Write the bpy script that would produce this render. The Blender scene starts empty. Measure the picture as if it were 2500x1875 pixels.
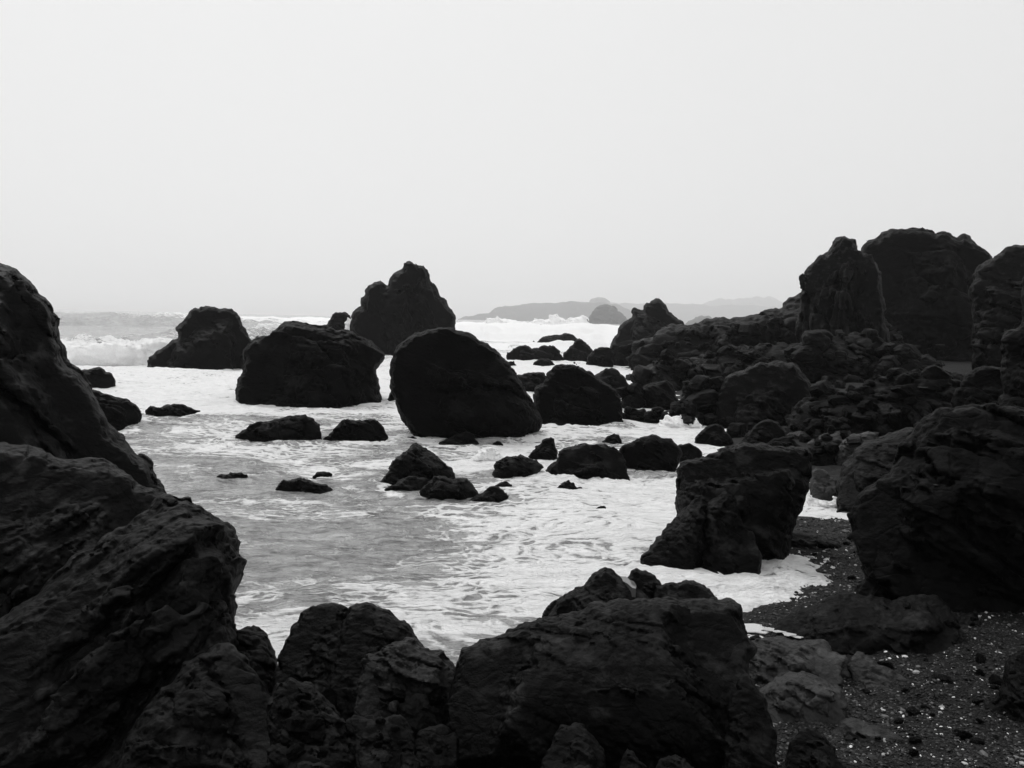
import bpy, math, random
import numpy as np
from mathutils import Matrix, Vector

# ------------------------------------------------------------------ camera
scene = bpy.context.scene
C = bpy.data.collections.new('coast'); scene.collection.children.link(C)
F_PX, W_PX, H_PX = 2000.0, 2500.0, 1875.0        # focal length in source pixels
CAM_Z = 4.0
PITCH = math.atan((782.0 - H_PX/2)/F_PX)          # looking slightly down
ROLL = math.atan(0.0250)
cam_d = bpy.data.cameras.new('camera'); cam = bpy.data.objects.new('camera', cam_d)
C.objects.link(cam); scene.camera = cam
cam_d.sensor_width = 36.0; cam_d.lens = 36.0*F_PX/W_PX
cam_d.clip_start = 0.1; cam_d.clip_end = 20000
RM = Matrix.Rotation(math.radians(90) + PITCH, 3, 'X') @ Matrix.Rotation(ROLL, 3, 'Z')
cam.matrix_world = Matrix.Translation((0, 0, CAM_Z)) @ RM.to_4x4()
RN = np.array(RM)
CAMP = np.array([0.0, 0.0, CAM_Z])

# ------------------------------------------------------------------ sky and light
SUN_EL, SUN_AZ = math.radians(52), math.radians(-28)     # ahead and a little left
world = bpy.data.worlds.new('World'); scene.world = world; world.use_nodes = True
wn, wl = world.node_tree.nodes, world.node_tree.links
wn.clear()
wo = wn.new('ShaderNodeOutputWorld'); bg = wn.new('ShaderNodeBackground')
sky = wn.new('ShaderNodeTexSky'); sky.sky_type = 'NISHITA'; sky.sun_disc = False
sky.sun_elevation = SUN_EL; sky.sun_rotation = SUN_AZ; sky.dust_density = 4
bw = wn.new('ShaderNodeRGBToBW'); mu = wn.new('ShaderNodeMath'); mu.operation = 'MULTIPLY'; mu.inputs[1].default_value = 0.08
mi = wn.new('ShaderNodeMath'); mi.operation = 'MINIMUM'; mi.inputs[1].default_value = 1.0
tc = wn.new('ShaderNodeTexCoord'); sx = wn.new('ShaderNodeSeparateXYZ')
cr = wn.new('ShaderNodeValToRGB')                        # overcast veil, a bit darker towards the horizon
e = cr.color_ramp.elements
e[0].position = 0.0; e[0].color = (0.825, 0.825, 0.825, 1)
e[1].position = 0.45; e[1].color = (0.855, 0.855, 0.855, 1)
k = e.new(0.07); k.color = (0.84, 0.84, 0.84, 1)
k = e.new(0.25); k.color = (0.845, 0.845, 0.845, 1)
cn = wn.new('ShaderNodeTexNoise'); cn.inputs['Scale'].default_value = 1.6; cn.inputs['Detail'].default_value = 3
cm = wn.new('ShaderNodeMath'); cm.operation = 'MULTIPLY_ADD'; cm.inputs[1].default_value = 0.05; cm.inputs[2].default_value = -0.025
ca = wn.new('ShaderNodeMath'); ca.operation = 'ADD'
mx = wn.new('ShaderNodeMix'); mx.data_type = 'FLOAT'; mx.inputs[0].default_value = 0.06
wl.new(tc.outputs['Generated'], sx.inputs[0]); wl.new(sx.outputs['Z'], cr.inputs[0])
wl.new(tc.outputs['Generated'], cn.inputs['Vector']); wl.new(cn.outputs[0], cm.inputs[0])
wl.new(cr.outputs[0], ca.inputs[0]); wl.new(cm.outputs[0], ca.inputs[1])
wl.new(sky.outputs[0], bw.inputs[0]); wl.new(bw.outputs[0], mu.inputs[0]); wl.new(mu.outputs[0], mi.inputs[0])
wl.new(ca.outputs[0], mx.inputs[2]); wl.new(mi.outputs[0], mx.inputs[3])
wl.new(mx.outputs[0], bg.inputs['Color']); bg.inputs['Strength'].default_value = 1.0
wl.new(bg.outputs[0], wo.inputs['Surface'])
sd = bpy.data.lights.new('sun', 'SUN'); sd.energy = 1.5; sd.angle = math.radians(14); sd.color = (1, 1, 1)
so = bpy.data.objects.new('sun', sd); C.objects.link(so)
sdir = Vector((math.sin(SUN_AZ)*math.cos(SUN_EL), math.cos(SUN_AZ)*math.cos(SUN_EL), math.sin(SUN_EL)))
so.rotation_euler = sdir.to_track_quat('Z', 'Y').to_euler(); so.location = (0, 0, 60)
scene.view_settings.view_transform = 'Standard'; scene.view_settings.look = 'None'
scene.view_settings.exposure = 0.0; scene.view_settings.gamma = 1.0
scene.cycles.volume_bounces = 1

# ------------------------------------------------------------------ pixel <-> world
ZOOM = {'S': (0, 0, 1.0), 'A': (0, 600, 3.16), 'B': (550, 600, 2.765), 'C': (1100, 660, 3.16),
        'D': (1600, 530, 2.4578), 'E': (0, 1050, 2.011), 'F': (550, 950, 2.765), 'G': (1300, 950, 2.765),
        'H': (550, 1350, 2.602), 'I': (1050, 1350, 2.602), 'J': (1700, 1200, 2.4575)}
def src(z, pts):
    x0, y0, s = ZOOM[z]
    a = np.array(pts, float)
    return np.stack([x0 + a[..., 0]/s, y0 + a[..., 1]/s], -1)
def ray(p):
    p = np.asarray(p, float)
    d = np.stack([(p[..., 0] - W_PX/2)/F_PX, -(p[..., 1] - H_PX/2)/F_PX, -np.ones(p.shape[:-1])], -1)
    d = d @ RN.T
    return d/np.linalg.norm(d, axis=-1, keepdims=True)

# ------------------------------------------------------------------ noise tiles
N = 128
rs = np.random.RandomState(7)
def fft_tile(beta, seed, lo=1.0):
    r = np.random.RandomState(seed)
    fr = np.fft.fftfreq(N)*N; fz = np.fft.rfftfreq(N)*N
    kk = np.sqrt(fr[:, None, None]**2 + fr[None, :, None]**2 + fz[None, None, :]**2)
    f = np.fft.rfftn(r.standard_normal((N, N, N)).astype(np.float32))
    f *= np.where(kk < lo, 0, 1/np.maximum(kk, 1)**(beta/2))
    v = np.fft.irfftn(f, s=(N, N, N)); v -= v.mean()
    return (v/v.std()).astype(np.float32)
T_FBM = fft_tile(3.9, 1)
T_FIN = fft_tile(3.2, 11)
T_RDG = fft_tile(4.3, 2, 2.0); T_RDG = -np.abs(T_RDG) - 0.35*np.abs(fft_tile(4.0, 3, 6.0)); T_RDG = (T_RDG - T_RDG.mean())/T_RDG.std()
def cell_tile(n, seed):
    r = np.random.RandomState(seed); M = 64
    pts = r.rand(n, 3)*M; val = r.uniform(-1, 1, n).astype(np.float32)
    g = np.arange(M, dtype=np.float32)
    wp = [fft_small(M, seed+9+i)*1.5 for i in range(3)]
    X = g[:, None, None] + wp[0]; Y = g[None, :, None] + wp[1]; Z = g[None, None, :] + wp[2]
    f1 = np.full((M, M, M), 1e9, np.float32); f2 = f1.copy(); cv = np.zeros_like(f1)
    for p, v in zip(pts, val):
        dx = np.abs(X - p[0]) % M; dx = np.minimum(dx, M-dx)
        dy = np.abs(Y - p[1]) % M; dy = np.minimum(dy, M-dy)
        dz = np.abs(Z - p[2]) % M; dz = np.minimum(dz, M-dz)
        d = dx*dx + dy*dy + dz*dz
        c = d < f1
        f2 = np.where(c, f1, np.minimum(f2, d)); cv = np.where(c, v, cv); f1 = np.where(c, d, f1)
    return cv.astype(np.float32), (np.sqrt(f2) - np.sqrt(f1)).astype(np.float32)
def fft_small(M, seed):
    r = np.random.RandomState(seed); fr = np.fft.fftfreq(M)*M
    kk = np.sqrt(fr[:, None, None]**2 + fr[None, :, None]**2 + fr[None, None, :]**2)
    f = np.fft.fftn(r.standard_normal((M, M, M))); f *= np.where(kk < 1, 0, 1/np.maximum(kk, 1)**1.9)
    v = np.real(np.fft.ifftn(f)); return (v/v.std()).astype(np.float32)
T_CV, T_CE = cell_tile(70, 21)
def samp(vol, P):                     # trilinear, wrapping; P in periods
    n = vol.shape[0]
    Q = P*n; I = np.floor(Q).astype(np.int32); f = (Q - I).astype(np.float32)
    I &= (n-1); J = (I+1) & (n-1)
    flat = vol.ravel()
    x0, y0, z0 = I[:, 0]*n*n, I[:, 1]*n, I[:, 2]; x1, y1, z1 = J[:, 0]*n*n, J[:, 1]*n, J[:, 2]
    fx, fy, fz = f[:, 0], f[:, 1], f[:, 2]
    def L(a, b, t): return a + (b-a)*t
    return L(L(L(flat[x0+y0+z0], flat[x1+y0+z0], fx), L(flat[x0+y1+z0], flat[x1+y1+z0], fx), fy),
             L(L(flat[x0+y0+z1], flat[x1+y0+z1], fx), L(flat[x0+y1+z1], flat[x1+y1+z1], fx), fy), fz)
def hash3(I, c):
    h = (I[:, 0].astype(np.uint32)*np.uint32(73856093)) ^ (I[:, 1].astype(np.uint32)*np.uint32(19349663)) ^ (I[:, 2].astype(np.uint32)*np.uint32(83492791)) ^ np.uint32(c*2654435761 & 0xffffffff)
    h ^= h >> np.uint32(13); h *= np.uint32(1274126177); h ^= h >> np.uint32(16)
    return h
def voro(P):                          # cell value, tilted plane inside the cell, distance to the cell edge
    P = P.astype(np.float32); B = np.floor(P-.5).astype(np.int32); n = len(P)
    f1 = np.full(n, 9, np.float32); f2 = f1.copy(); pl = np.zeros(n, np.float32); cv = pl.copy()
    for a in (0, 1):
        for b in (0, 1):
            for c in (0, 1):
                I = B + np.array([a, b, c], np.int32); h = hash3(I, 1); g = hash3(I, 2)
                j = np.stack([(h & 255), (h >> 8) & 255, (h >> 16) & 255], -1).astype(np.float32)/255
                q = P - (I + .18 + .64*j); d = (q*q).sum(1)
                nn = np.stack([(g & 255), (g >> 8) & 255, (g >> 16) & 255], -1).astype(np.float32)/127.5-1
                m = d < f1
                f2 = np.where(m, f1, np.minimum(f2, d)); pl = np.where(m, (q*nn).sum(1), pl); cv = np.where(m, (g >> 24).astype(np.float32)/127.5-1, cv); f1 = np.where(m, d, f1)
    return cv, pl, np.sqrt(f2)-np.sqrt(f1)
def voro_m(P, fade):                  # only where the rock faces the open side; the sheltered back keeps the broad relief
    m = fade > 0; a, b, c = voro(P[m]); A_ = np.zeros(len(P), np.float32); B_ = A_.copy(); C_ = np.ones(len(P), np.float32)
    A_[m] = a*fade[m]; B_[m] = b*fade[m]; C_[m] = 1-(1-c)*fade[m]
    return A_, B_, C_
def tex2(X, Y, per, z=0.3, vol=T_FBM):        # 2-D slice of the fractal tile, period in metres
    X, Y = np.broadcast_arrays(X, Y)
    P = np.stack([X.ravel()/per, Y.ravel()/per, np.full(X.size, z)], -1)
    return samp(vol, P).reshape(X.shape)

# ------------------------------------------------------------------ terrain
COAST = np.array([(-60, -2), (-14, 6.5), (-8, 7.2), (-4, 8.2), (0, 8.8), (2.6, 10.2), (3.3, 11.3), (3.9, 12.0), (5.0, 13.4), (4.0, 13.9), (4.2, 15.3), (5.4, 16.5),
                  (7.2, 16.9), (8.3, 19.2), (7.3, 23), (6.2, 27), (7.3, 31.7), (8.3, 45), (10, 66), (15, 100), (60, 130), (400, 160)], float)
LANDPOLY = np.vstack([COAST, [(400, -60), (-60, -60)]])
def poly_sdf(px, py, poly, closed=True):          # negative inside
    px = px.astype(np.float32); py = py.astype(np.float32)
    d = np.full(px.shape, 1e12, np.float32); ins = np.zeros(px.shape, bool)
    n = len(poly)
    for i in range(n):
        ax, ay = poly[i]; bx, by = poly[(i+1) % n]
        ex, ey = bx-ax, by-ay
        L2 = ex*ex + ey*ey + 1e-12
        t = np.clip(((px-ax)*ex + (py-ay)*ey)/L2, 0, 1)
        d = np.minimum(d, (px-ax-t*ex)**2 + (py-ay-t*ey)**2)
        if (ay > by) != (ay < by) or True:
            c = ((ay > py) != (by > py))
            if abs(ey) > 1e-12: ins ^= c & (px < ax + (py-ay)*ex/ey)
    d = np.sqrt(d)
    return np.where(ins, -d, d)
def terrain(X, Y):
    X = np.atleast_1d(np.asarray(X, float)); Y = np.atleast_1d(np.asarray(Y, float))
    d = -poly_sdf(X, Y, LANDPOLY)
    d = d + 0.35*tex2(X, Y, 17, 0.1)*np.clip(np.abs(Y)/30+.5, 0, 3)
    land = 1.5*(1-np.exp(-np.maximum(d, 0)/13.0)) + 0.02*np.maximum(d, 0)*0
    sea = -1.8*(1-np.exp(np.minimum(d, 0)/9.0))
    return land + sea + 0.035*tex2(X, Y, 6.3, 0.7)*np.clip(d/2+.3, .1, 1.2)
def ground_hit(p):
    r = ray(p); z = 0.0
    for _ in range(14):
        t = (z - CAM_Z)/min(r[2], -1e-4); P = CAMP + r*t
        z = 0.5*z + 0.5*max(0.0, float(terrain(P[0], P[1])[0]))
    return CAMP + r*((z - CAM_Z)/min(r[2], -1e-4))

# ------------------------------------------------------------------ mesh helpers
def make_mesh(name, V, Q, mat, smooth=True):
    me = bpy.data.meshes.new(name)
    V = np.ascontiguousarray(V, np.float32); Q = np.ascontiguousarray(Q, np.int32)
    k = Q.shape[1]
    me.vertices.add(len(V)); me.vertices.foreach_set('co', V.ravel())
    me.loops.add(Q.size); me.loops.foreach_set('vertex_index', Q.ravel())
    me.polygons.add(len(Q)); me.polygons.foreach_set('loop_start', np.arange(0, Q.size, k, dtype=np.int32))
    me.polygons.foreach_set('loop_total', np.full(len(Q), k, np.int32))
    me.polygons.foreach_set('use_smooth', np.full(len(Q), smooth))
    me.materials.append(mat); me.update(calc_edges=True)
    return me
def link(name, me, loc=(0, 0, 0), label=None, cat=None, group=None, kind=None, parent=None):
    o = bpy.data.objects.new(name, me); C.objects.link(o); o.location = loc
    if label: o['label'] = label
    if cat: o['category'] = cat
    if group: o['group'] = group
    if kind: o['kind'] = kind
    if parent: o.parent = parent
    return o
def surface_nets(F, org, h):
    F = F.copy(); big = abs(h)*2
    F[0] = np.maximum(F[0], big); F[-1] = np.maximum(F[-1], big); F[:, 0] = np.maximum(F[:, 0], big); F[:, -1] = np.maximum(F[:, -1], big)
    F[:, :, 0] = np.maximum(F[:, :, 0], big); F[:, :, -1] = np.maximum(F[:, :, -1], big)
    ins = F < 0; nx, ny, nz = F.shape
    s = np.zeros((nx-1, ny-1, nz-1), np.int8)
    for a in (0, 1):
        for b in (0, 1):
            for c in (0, 1): s += ins[a:nx-1+a, b:ny-1+b, c:nz-1+c]
    I, J, K = np.nonzero((s > 0) & (s < 8)); n = len(I)
    idx = np.full(s.shape, -1, np.int32); idx[I, J, K] = np.arange(n)
    cs = [(a, b, c) for a in (0, 1) for b in (0, 1) for c in (0, 1)]
    val = [F[I+a, J+b, K+c] for a, b, c in cs]
    acc = np.zeros((n, 3), np.float32); cnt = np.zeros(n, np.float32)
    for i in range(8):
        for j in range(i+1, 8):
            d = [cs[j][q]-cs[i][q] for q in range(3)]
            if sum(map(abs, d)) != 1: continue
            m = (val[i] < 0) != (val[j] < 0)
            t = np.where(m, val[i]/np.where(m, val[i]-val[j], 1), 0)
            for q in range(3): acc[:, q] += np.where(m, cs[i][q] + t*d[q], 0)
            cnt += m
    V = (np.stack([I, J, K], -1) + acc/cnt[:, None])*h + org
    quads = []
    a = ins[:-1, 1:-1, 1:-1]; b = ins[1:, 1:-1, 1:-1]; i, j, k = np.nonzero(a != b); j += 1; k += 1
    q = np.stack([idx[i, j-1, k-1], idx[i, j, k-1], idx[i, j, k], idx[i, j-1, k]], -1); f = ins[i, j, k]; q[~f] = q[~f][:, ::-1]; quads.append(q)
    a = ins[1:-1, :-1, 1:-1]; b = ins[1:-1, 1:, 1:-1]; i, j, k = np.nonzero(a != b); i += 1; k += 1
    q = np.stack([idx[i-1, j, k-1], idx[i-1, j, k], idx[i, j, k], idx[i, j, k-1]], -1); f = ins[i, j, k]; q[~f] = q[~f][:, ::-1]; quads.append(q)
    a = ins[1:-1, 1:-1, :-1]; b = ins[1:-1, 1:-1, 1:]; i, j, k = np.nonzero(a != b); i += 1; j += 1
    q = np.stack([idx[i-1, j-1, k], idx[i, j-1, k], idx[i, j, k], idx[i-1, j, k]], -1); f = ins[i, j, k]; q[~f] = q[~f][:, ::-1]; quads.append(q)
    return V, np.vstack(quads)

# ------------------------------------------------------------------ materials
def G(v): return (v, v, v, 1)
def new_mat(name):
    m = bpy.data.materials.new(name); m.use_nodes = True
    nt = m.node_tree; return m, nt.nodes, nt.links, nt.nodes['Principled BSDF']
def ramp(nodes, stops):
    r = nodes.new('ShaderNodeValToRGB'); el = r.color_ramp.elements
    el[0].position, el[0].color = stops[0][0], G(stops[0][1]); el[1].position, el[1].color = stops[-1][0], G(stops[-1][1])
    for p, c in stops[1:-1]: q = el.new(p); q.color = G(c)
    return r
def rock_material(name, dark, mid, light, scale, bump, rough=0.62, spec=0.35):
    m, n, l, b = new_mat(name)
    tcn = n.new('ShaderNodeTexCoord'); mp = n.new('ShaderNodeMapping'); mp.inputs['Rotation'].default_value = (0.5, 0.35, 0.2)
    mp.inputs['Scale'].default_value = (1, 1, 1.35)
    l.new(tcn.outputs['Object'], mp.inputs[0])
    n1 = n.new('ShaderNodeTexNoise'); n1.inputs['Scale'].default_value = scale; n1.inputs['Detail'].default_value = 9; n1.inputs['Roughness'].default_value = 0.66
    n1.inputs['Distortion'].default_value = 0.15
    l.new(mp.outputs[0], n1.inputs['Vector'])
    r1 = ramp(n, [(0.38, dark), (0.54, mid), (0.76, light)])
    l.new(n1.outputs[0], r1.inputs[0]); l.new(r1.outputs[0], b.inputs['Base Color'])
    n2 = n.new('ShaderNodeTexNoise'); n2.inputs['Scale'].default_value = scale*4.5; n2.inputs['Detail'].default_value = 12; n2.inputs['Roughness'].default_value = 0.7
    n2.noise_type = 'RIDGED_MULTIFRACTAL' if hasattr(n2, 'noise_type') else n2.noise_type
    n2.inputs['Roughness'].default_value = 0.6
    l.new(mp.outputs[0], n2.inputs['Vector'])
    v = n.new('ShaderNodeTexVoronoi'); v.feature = 'DISTANCE_TO_EDGE'; v.inputs['Scale'].default_value = scale*1.1
    dm = n.new('ShaderNodeVectorMath'); dm.operation = 'MULTIPLY_ADD'; dm.inputs[1].default_value = (.35,)*3
    l.new(n1.outputs['Color'], dm.inputs[0]); l.new(mp.outputs[0], dm.inputs[2]); l.new(dm.outputs[0], v.inputs['Vector'])
    rv = ramp(n, [(0.0, 0.0), (0.035, 1.0)]); l.new(v.outputs['Distance'], rv.inputs[0])
    bp = n.new('ShaderNodeBump'); bp.inputs['Strength'].default_value = 0.9; bp.inputs['Distance'].default_value = bump
    l.new(n1.outputs[0], bp.inputs['Height'])
    bp2 = n.new('ShaderNodeBump'); bp2.inputs['Strength'].default_value = 0.6; bp2.inputs['Distance'].default_value = bump*0.5
    l.new(n2.outputs[0], bp2.inputs['Height']); l.new(bp.outputs[0], bp2.inputs['Normal'])
    bp3 = n.new('ShaderNodeBump'); bp3.inputs['Strength'].default_value = 0.45; bp3.inputs['Distance'].default_value = bump*0.3
    l.new(rv.outputs[0], bp3.inputs['Height']); l.new(bp2.outputs[0], bp3.inputs['Normal']); l.new(bp3.outputs[0], b.inputs['Normal'])
    rr = n.new('ShaderNodeMapRange'); rr.inputs['To Min'].default_value = rough-.12; rr.inputs['To Max'].default_value = rough+.25
    l.new(n2.outputs[0], rr.inputs[0]); l.new(rr.outputs[0], b.inputs['Roughness'])
    b.inputs['Specular IOR Level'].default_value = spec
    return m
M_ROCK = rock_material('wet_black_rock', 0.0005, 0.0012, 0.012, 1.3, 0.12, 0.60, 0.04)
M_ROCKN = rock_material('rough_black_rock', 0.0004, 0.0015, 0.034, 2.4, 0.07, 0.60, 0.065)
M_SLAB = rock_material('grey_slab_rock', 0.006, 0.022, 0.080, 2.6, 0.08, 0.60, 0.2)
M_SLABD = rock_material('dark_grey_rock', 0.002, 0.007, 0.028, 2.4, 0.08, 0.62, 0.14)
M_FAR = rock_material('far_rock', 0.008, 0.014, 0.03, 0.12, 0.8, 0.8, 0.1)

# ------------------------------------------------------------------ rock builder
ROCKS = {}
def build_field(poly, T, R_frac, h, lean, amp, seed, size, strata, crack, facets=7, e=2.0, asym=1.0):
    """poly: outline in the rock's own plane (m). Returns verts in (u, w, v) and quads."""
    u0, v0 = poly.min(0) - 4*h - amp*size*.6; u1, v1 = poly.max(0) + 4*h + amp*size*.6
    wpad = 3*h + amp*size
    nu, nv = int((u1-u0)/h)+1, int((v1-v0)/h)+1
    w0, w1 = -T*asym-wpad-abs(lean)*(v1-v0), T+wpad
    nw = int((w1-w0)/h)+1
    U = u0 + np.arange(nu)*h; V = v0 + np.arange(nv)*h; Wv = w0 + np.arange(nw)*h
    S = poly_sdf(*np.meshgrid(U, V, indexing='ij'), poly)
    dmax = max(-S.min(), h)
    R = R_frac*dmax
    vm = v1 - 4*h - amp*size*.6
    wc = Wv[None, :, None] - lean*(V[None, None, :]-vm)
    p = np.where(wc < 0, wc/(T*asym), wc/T)
    ap = np.minimum(np.abs(p), 1.0)
    inset = R*(1-(1-ap**e)**(1/e)) + np.maximum(np.abs(p)-1, 0)*T
    F = (S[:, None, :] + inset).astype(np.float32)
    A = amp*size
    rf = np.random.RandomState(seed+5)
    if facets:
        i0, j0, k0 = np.nonzero(F[::3, ::3, ::3] < 0)
        pc = np.stack([U[::3][i0], Wv[::3][j0], V[::3][k0]], -1)
        if len(pc) > 20:
            cc = pc.mean(0)
            for _ in range(facets):
                n_ = np.array([rf.normal(0, .75), rf.choice([-1, -1, 1])*rf.uniform(.35, 1.0), abs(rf.normal(.1, .55))-.08]); n_ /= np.linalg.norm(n_)
                sp = ((pc-cc) @ n_).max(); c_ = sp*rf.uniform(.60, .86)
                pl = (U[:, None, None]-cc[0])*n_[0] + (Wv[None, :, None]-cc[1])*n_[1] + (V[None, None, :]-cc[2])*n_[2] - c_
                F = np.maximum(F, (pl - size*np.clip(1-1.9*ap, 0, 1)).astype(np.float32))
    band = np.abs(F) < (A*1.45 + 2.0*h)
    I, J, K = np.nonzero(band)
    X = np.stack([U[I], Wv[J], V[K]], -1)
    off = ap[0][J, K] if ap.shape[0] == 1 else ap[I, J, K]
    r = np.random.RandomState(seed)
    rot = np.array(Matrix.Rotation(strata, 3, 'Y') @ Matrix.Rotation(r.uniform(-.5, .5), 3, 'X') @ Matrix.Rotation(r.uniform(-.5, .5), 3, 'Z'))
    Pn = (X @ rot)/(size*2.3) + r.rand(3)*7
    Ps = Pn*np.array([0.62, 0.8, 2.3])
    k = 0.10 + 0.90*np.clip(off*1.25, 0, 1)**1.3
    big = samp(T_FBM, Pn*0.9)
    rdg = samp(T_RDG, Ps*1.1 + 3.3)
    fine = samp(T_FIN, Pn*2.3 + 1.7)
    Pw = Ps*5.2 + 0.16*big[:, None]*np.array([1, .6, .8]) + 40; fd_ = np.clip((0.45 - (X[:, 1]-lean*(X[:, 2]-vm))/T)/.2, 0, 1); cv, pl, ce = voro_m(Pw, fd_)
    Pw2 = Ps*15.0 + 0.22*fine[:, None]*np.array([1, .5, -.8]) + 90; cv2, pl2, ce2 = voro_m(Pw2, fd_)
    D = A*(k*(0.24*big - 0.16*rdg + 0.24*cv + 1.15*pl) + (.22+k)*(0.09*fine + 0.36*pl2 + .09*cv2) + crack*k*(0.42*np.exp(-(ce/.10)**2) + .16*np.exp(-(ce2/.12)**2)))
    D = D + h*0.75*samp(T_FIN, X/(h*128*.9) + .37)*(.5+.5*k)
    F[I, J, K] += D.astype(np.float32)
    V3, Q = surface_nets(F, np.array([u0, w0, v0]), h)
    return V3, Q
def rock(label, z, pts, yb, name='boulder', cat='boulder', T=0.42, D=None, dplus=0.0, lean=0.15, R=0.85, vox=4.0, amp=0.085,
         mat=None, ext=0.3, strata=0.4, crack=1.0, seed=None, group=None, kind=None, e=2.0, asym=1.0, raw=False, facets=7, rough=1.0):
    P = src(z, pts)
    if D is None or True: yb = src(z, [(0, yb)])[0, 1]
    xc = (P[:, 0].min() + P[:, 0].max())/2; yt = P[:, 1].min()
    if seed is None: seed = int(abs(xc*7 + yt*13)) % 100000
    hpx = max(yb-yt, 10)
    if not raw:
        P = np.vstack([P, [(P[-1, 0] + 0.0*hpx, yb + ext*hpx), (P[0, 0], yb + ext*hpx)]])
    w = ray((xc, (yt+yb)/2))
    u = np.cross(w, [0, 0, 1]); u /= np.linalg.norm(u); v = np.cross(u, w)
    g = ground_hit((xc, yb)) if D is None else CAMP + ray((xc, yb))*D
    wpx = min(P[:, 0].max()-P[:, 0].min(), 1.8*hpx)
    D0 = float((g-CAMP) @ w)
    Tm = T*wpx*D0/F_PX/(1 - 0.7*T*wpx/F_PX)
    Dc = D0 + 0.5*Tm + dplus + 0.7*lean*hpx*D0/F_PX
    rr = ray(P); t = Dc/(rr @ w); Wp = CAMP + rr*t[:, None]
    cen = CAMP + w*Dc
    loc = np.stack([(Wp-cen) @ u, (Wp-cen) @ v], -1)
    h = 0.78*vox*Dc/F_PX
    rq = np.random.RandomState(seed+77)                      # break up the straight runs of the outline
    for lev in range(3):
        nx_ = np.roll(loc, -1, 0); ed = nx_-loc; nrm_ = np.stack([-ed[:, 1], ed[:, 0]], -1)
        ln = np.linalg.norm(ed, axis=1); am_ = np.where(ln > 3.0*h, rq.normal(0, .085*rough, len(loc)), 0)
        am_ = np.clip(am_, -.16, .16)*np.minimum(1, 26*h/np.maximum(ln, 1e-6))
        mid_ = (loc+nx_)/2 + nrm_*am_[:, None]; ks_ = np.stack([np.ones(len(loc), bool), ln > 3.0*h], 1).ravel(); loc = np.stack([loc, mid_], 1).reshape(-1, 2)[ks_]
    # resample and roughen the outline a little
    size = math.sqrt(max((loc[:, 0].max()-loc[:, 0].min())*(loc[:, 1].max()-loc[:, 1].min()), 1e-6))
    V3, Q = build_field(loc, Tm, R, h, lean, amp, seed, size, strata, crack, facets, e=e, asym=asym)
    Wd = cen + V3[:, :1]*u + V3[:, 1:2]*w + V3[:, 2:3]*v
    base = np.array([Wd[:, 0].mean(), Wd[:, 1].mean(), max(Wd[:, 2].min(), float(g[2]))])
    me = make_mesh(name, Wd - base, Q, mat or (M_ROCK if D0 > 22 else M_ROCKN))
    o = link(name, me, base, label, cat if kind != 'structure' else None, group, kind)
    return o

exec_order = []
# ================================================================== far land
rock('pale hazy headland', 'C', [(30, 374), (60, 360), (120, 350), (200, 335), (290, 320), (350, 290), (400, 272), (500, 262), (700, 250), (860, 246), (1000, 243), (1070, 240), (1180, 245), (1290, 262), (1380, 300), (1480, 372)],
     385, name='headland', D=5400, T=0.25, rough=.25, kind='structure', amp=0.02, mat=M_FAR, vox=5)
rock('fainter headland', 'C', [(900, 380), (1000, 300), (1080, 255), (1220, 247), (1400, 250), (1700, 254), (1900, 258), (2100, 262), (2500, 275), (2600, 380)],
     385, name='headland', D=8600, T=0.25, rough=.2, kind='structure', amp=0.02, mat=M_FAR, vox=5)
rock('hazy hilltop', 'C', [(1040, 300), (1070, 236), (1095, 214), (1130, 205), (1165, 210), (1195, 217), (1225, 242), (1260, 300)], 380, name='hilltop', D=6500, T=0.4, rough=.25, kind='structure', amp=0.03, mat=M_FAR, vox=2.5)
rock('hazy wooded point', 'C', [(1900, 300), (1960, 250), (2000, 240), (2040, 225), (2090, 215), (2130, 225), (2212, 220), (2260, 215), (2330, 208), (2350, 196), (2385, 205), (2420, 215), (2445, 200), (2480, 206), (2540, 235), (2640, 250), (2800, 300)],
     380, name='headland', D=10500, T=0.3, rough=.5, kind='structure', amp=0.04, mat=M_FAR, vox=2.5)
rock('pale grey misty cone of rock rising from the surf beyond the jagged peak', 'C', [(1010, 412), (1020, 388), (1040, 372), (1062, 365), (1090, 330), (1120, 290), (1160, 265), (1195, 255), (1230, 265), (1270, 290), (1320, 330), (1365, 370), (1400, 420), (1400, 470)],
     474, name='sea_stack', cat='sea stack', D=2400, T=0.45, mat=M_FAR, vox=3)
rock('faint misty hump of rock far off above the long dark ridge', 'C', [(1800, 420), (1850, 385), (1890, 360), (1940, 350), (1990, 352), (2010, 365), (2080, 420)], 440, name='sea_stack', cat='sea stack', D=3200, T=0.45, mat=M_FAR, vox=2.5)
# ================================================================== sea stacks and sea rocks
rock('black flat-topped sea stack with a sloping left shoulder, leftmost of the stacks', 'A', [(1143, 912), (1145, 885), (1155, 862), (1200, 822), (1260, 780), (1312, 745), (1325, 722), (1372, 712), (1368, 670), (1350, 655), (1355, 622), (1385, 600), (1430, 550),
     (1465, 505), (1505, 482), (1535, 490), (1545, 472), (1580, 468), (1640, 474), (1700, 486), (1790, 486), (1798, 505), (1830, 520), (1850, 550), (1862, 590), (1890, 640), (1920, 690), (1945, 730), (1960, 800), (1965, 915)],
     920, name='sea_stack', cat='sea stack', amp=0.05, vox=3, lean=0.05)
rock('small low black rock wedged between the flat-topped stack and the wide boulder', 'A', [(1860, 935), (1870, 820), (1910, 750), (1945, 722), (1985, 700), (2020, 695), (2065, 700), (2110, 730), (2120, 935)], 940, name='sea_rock', cat='rock', vox=3)
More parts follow.
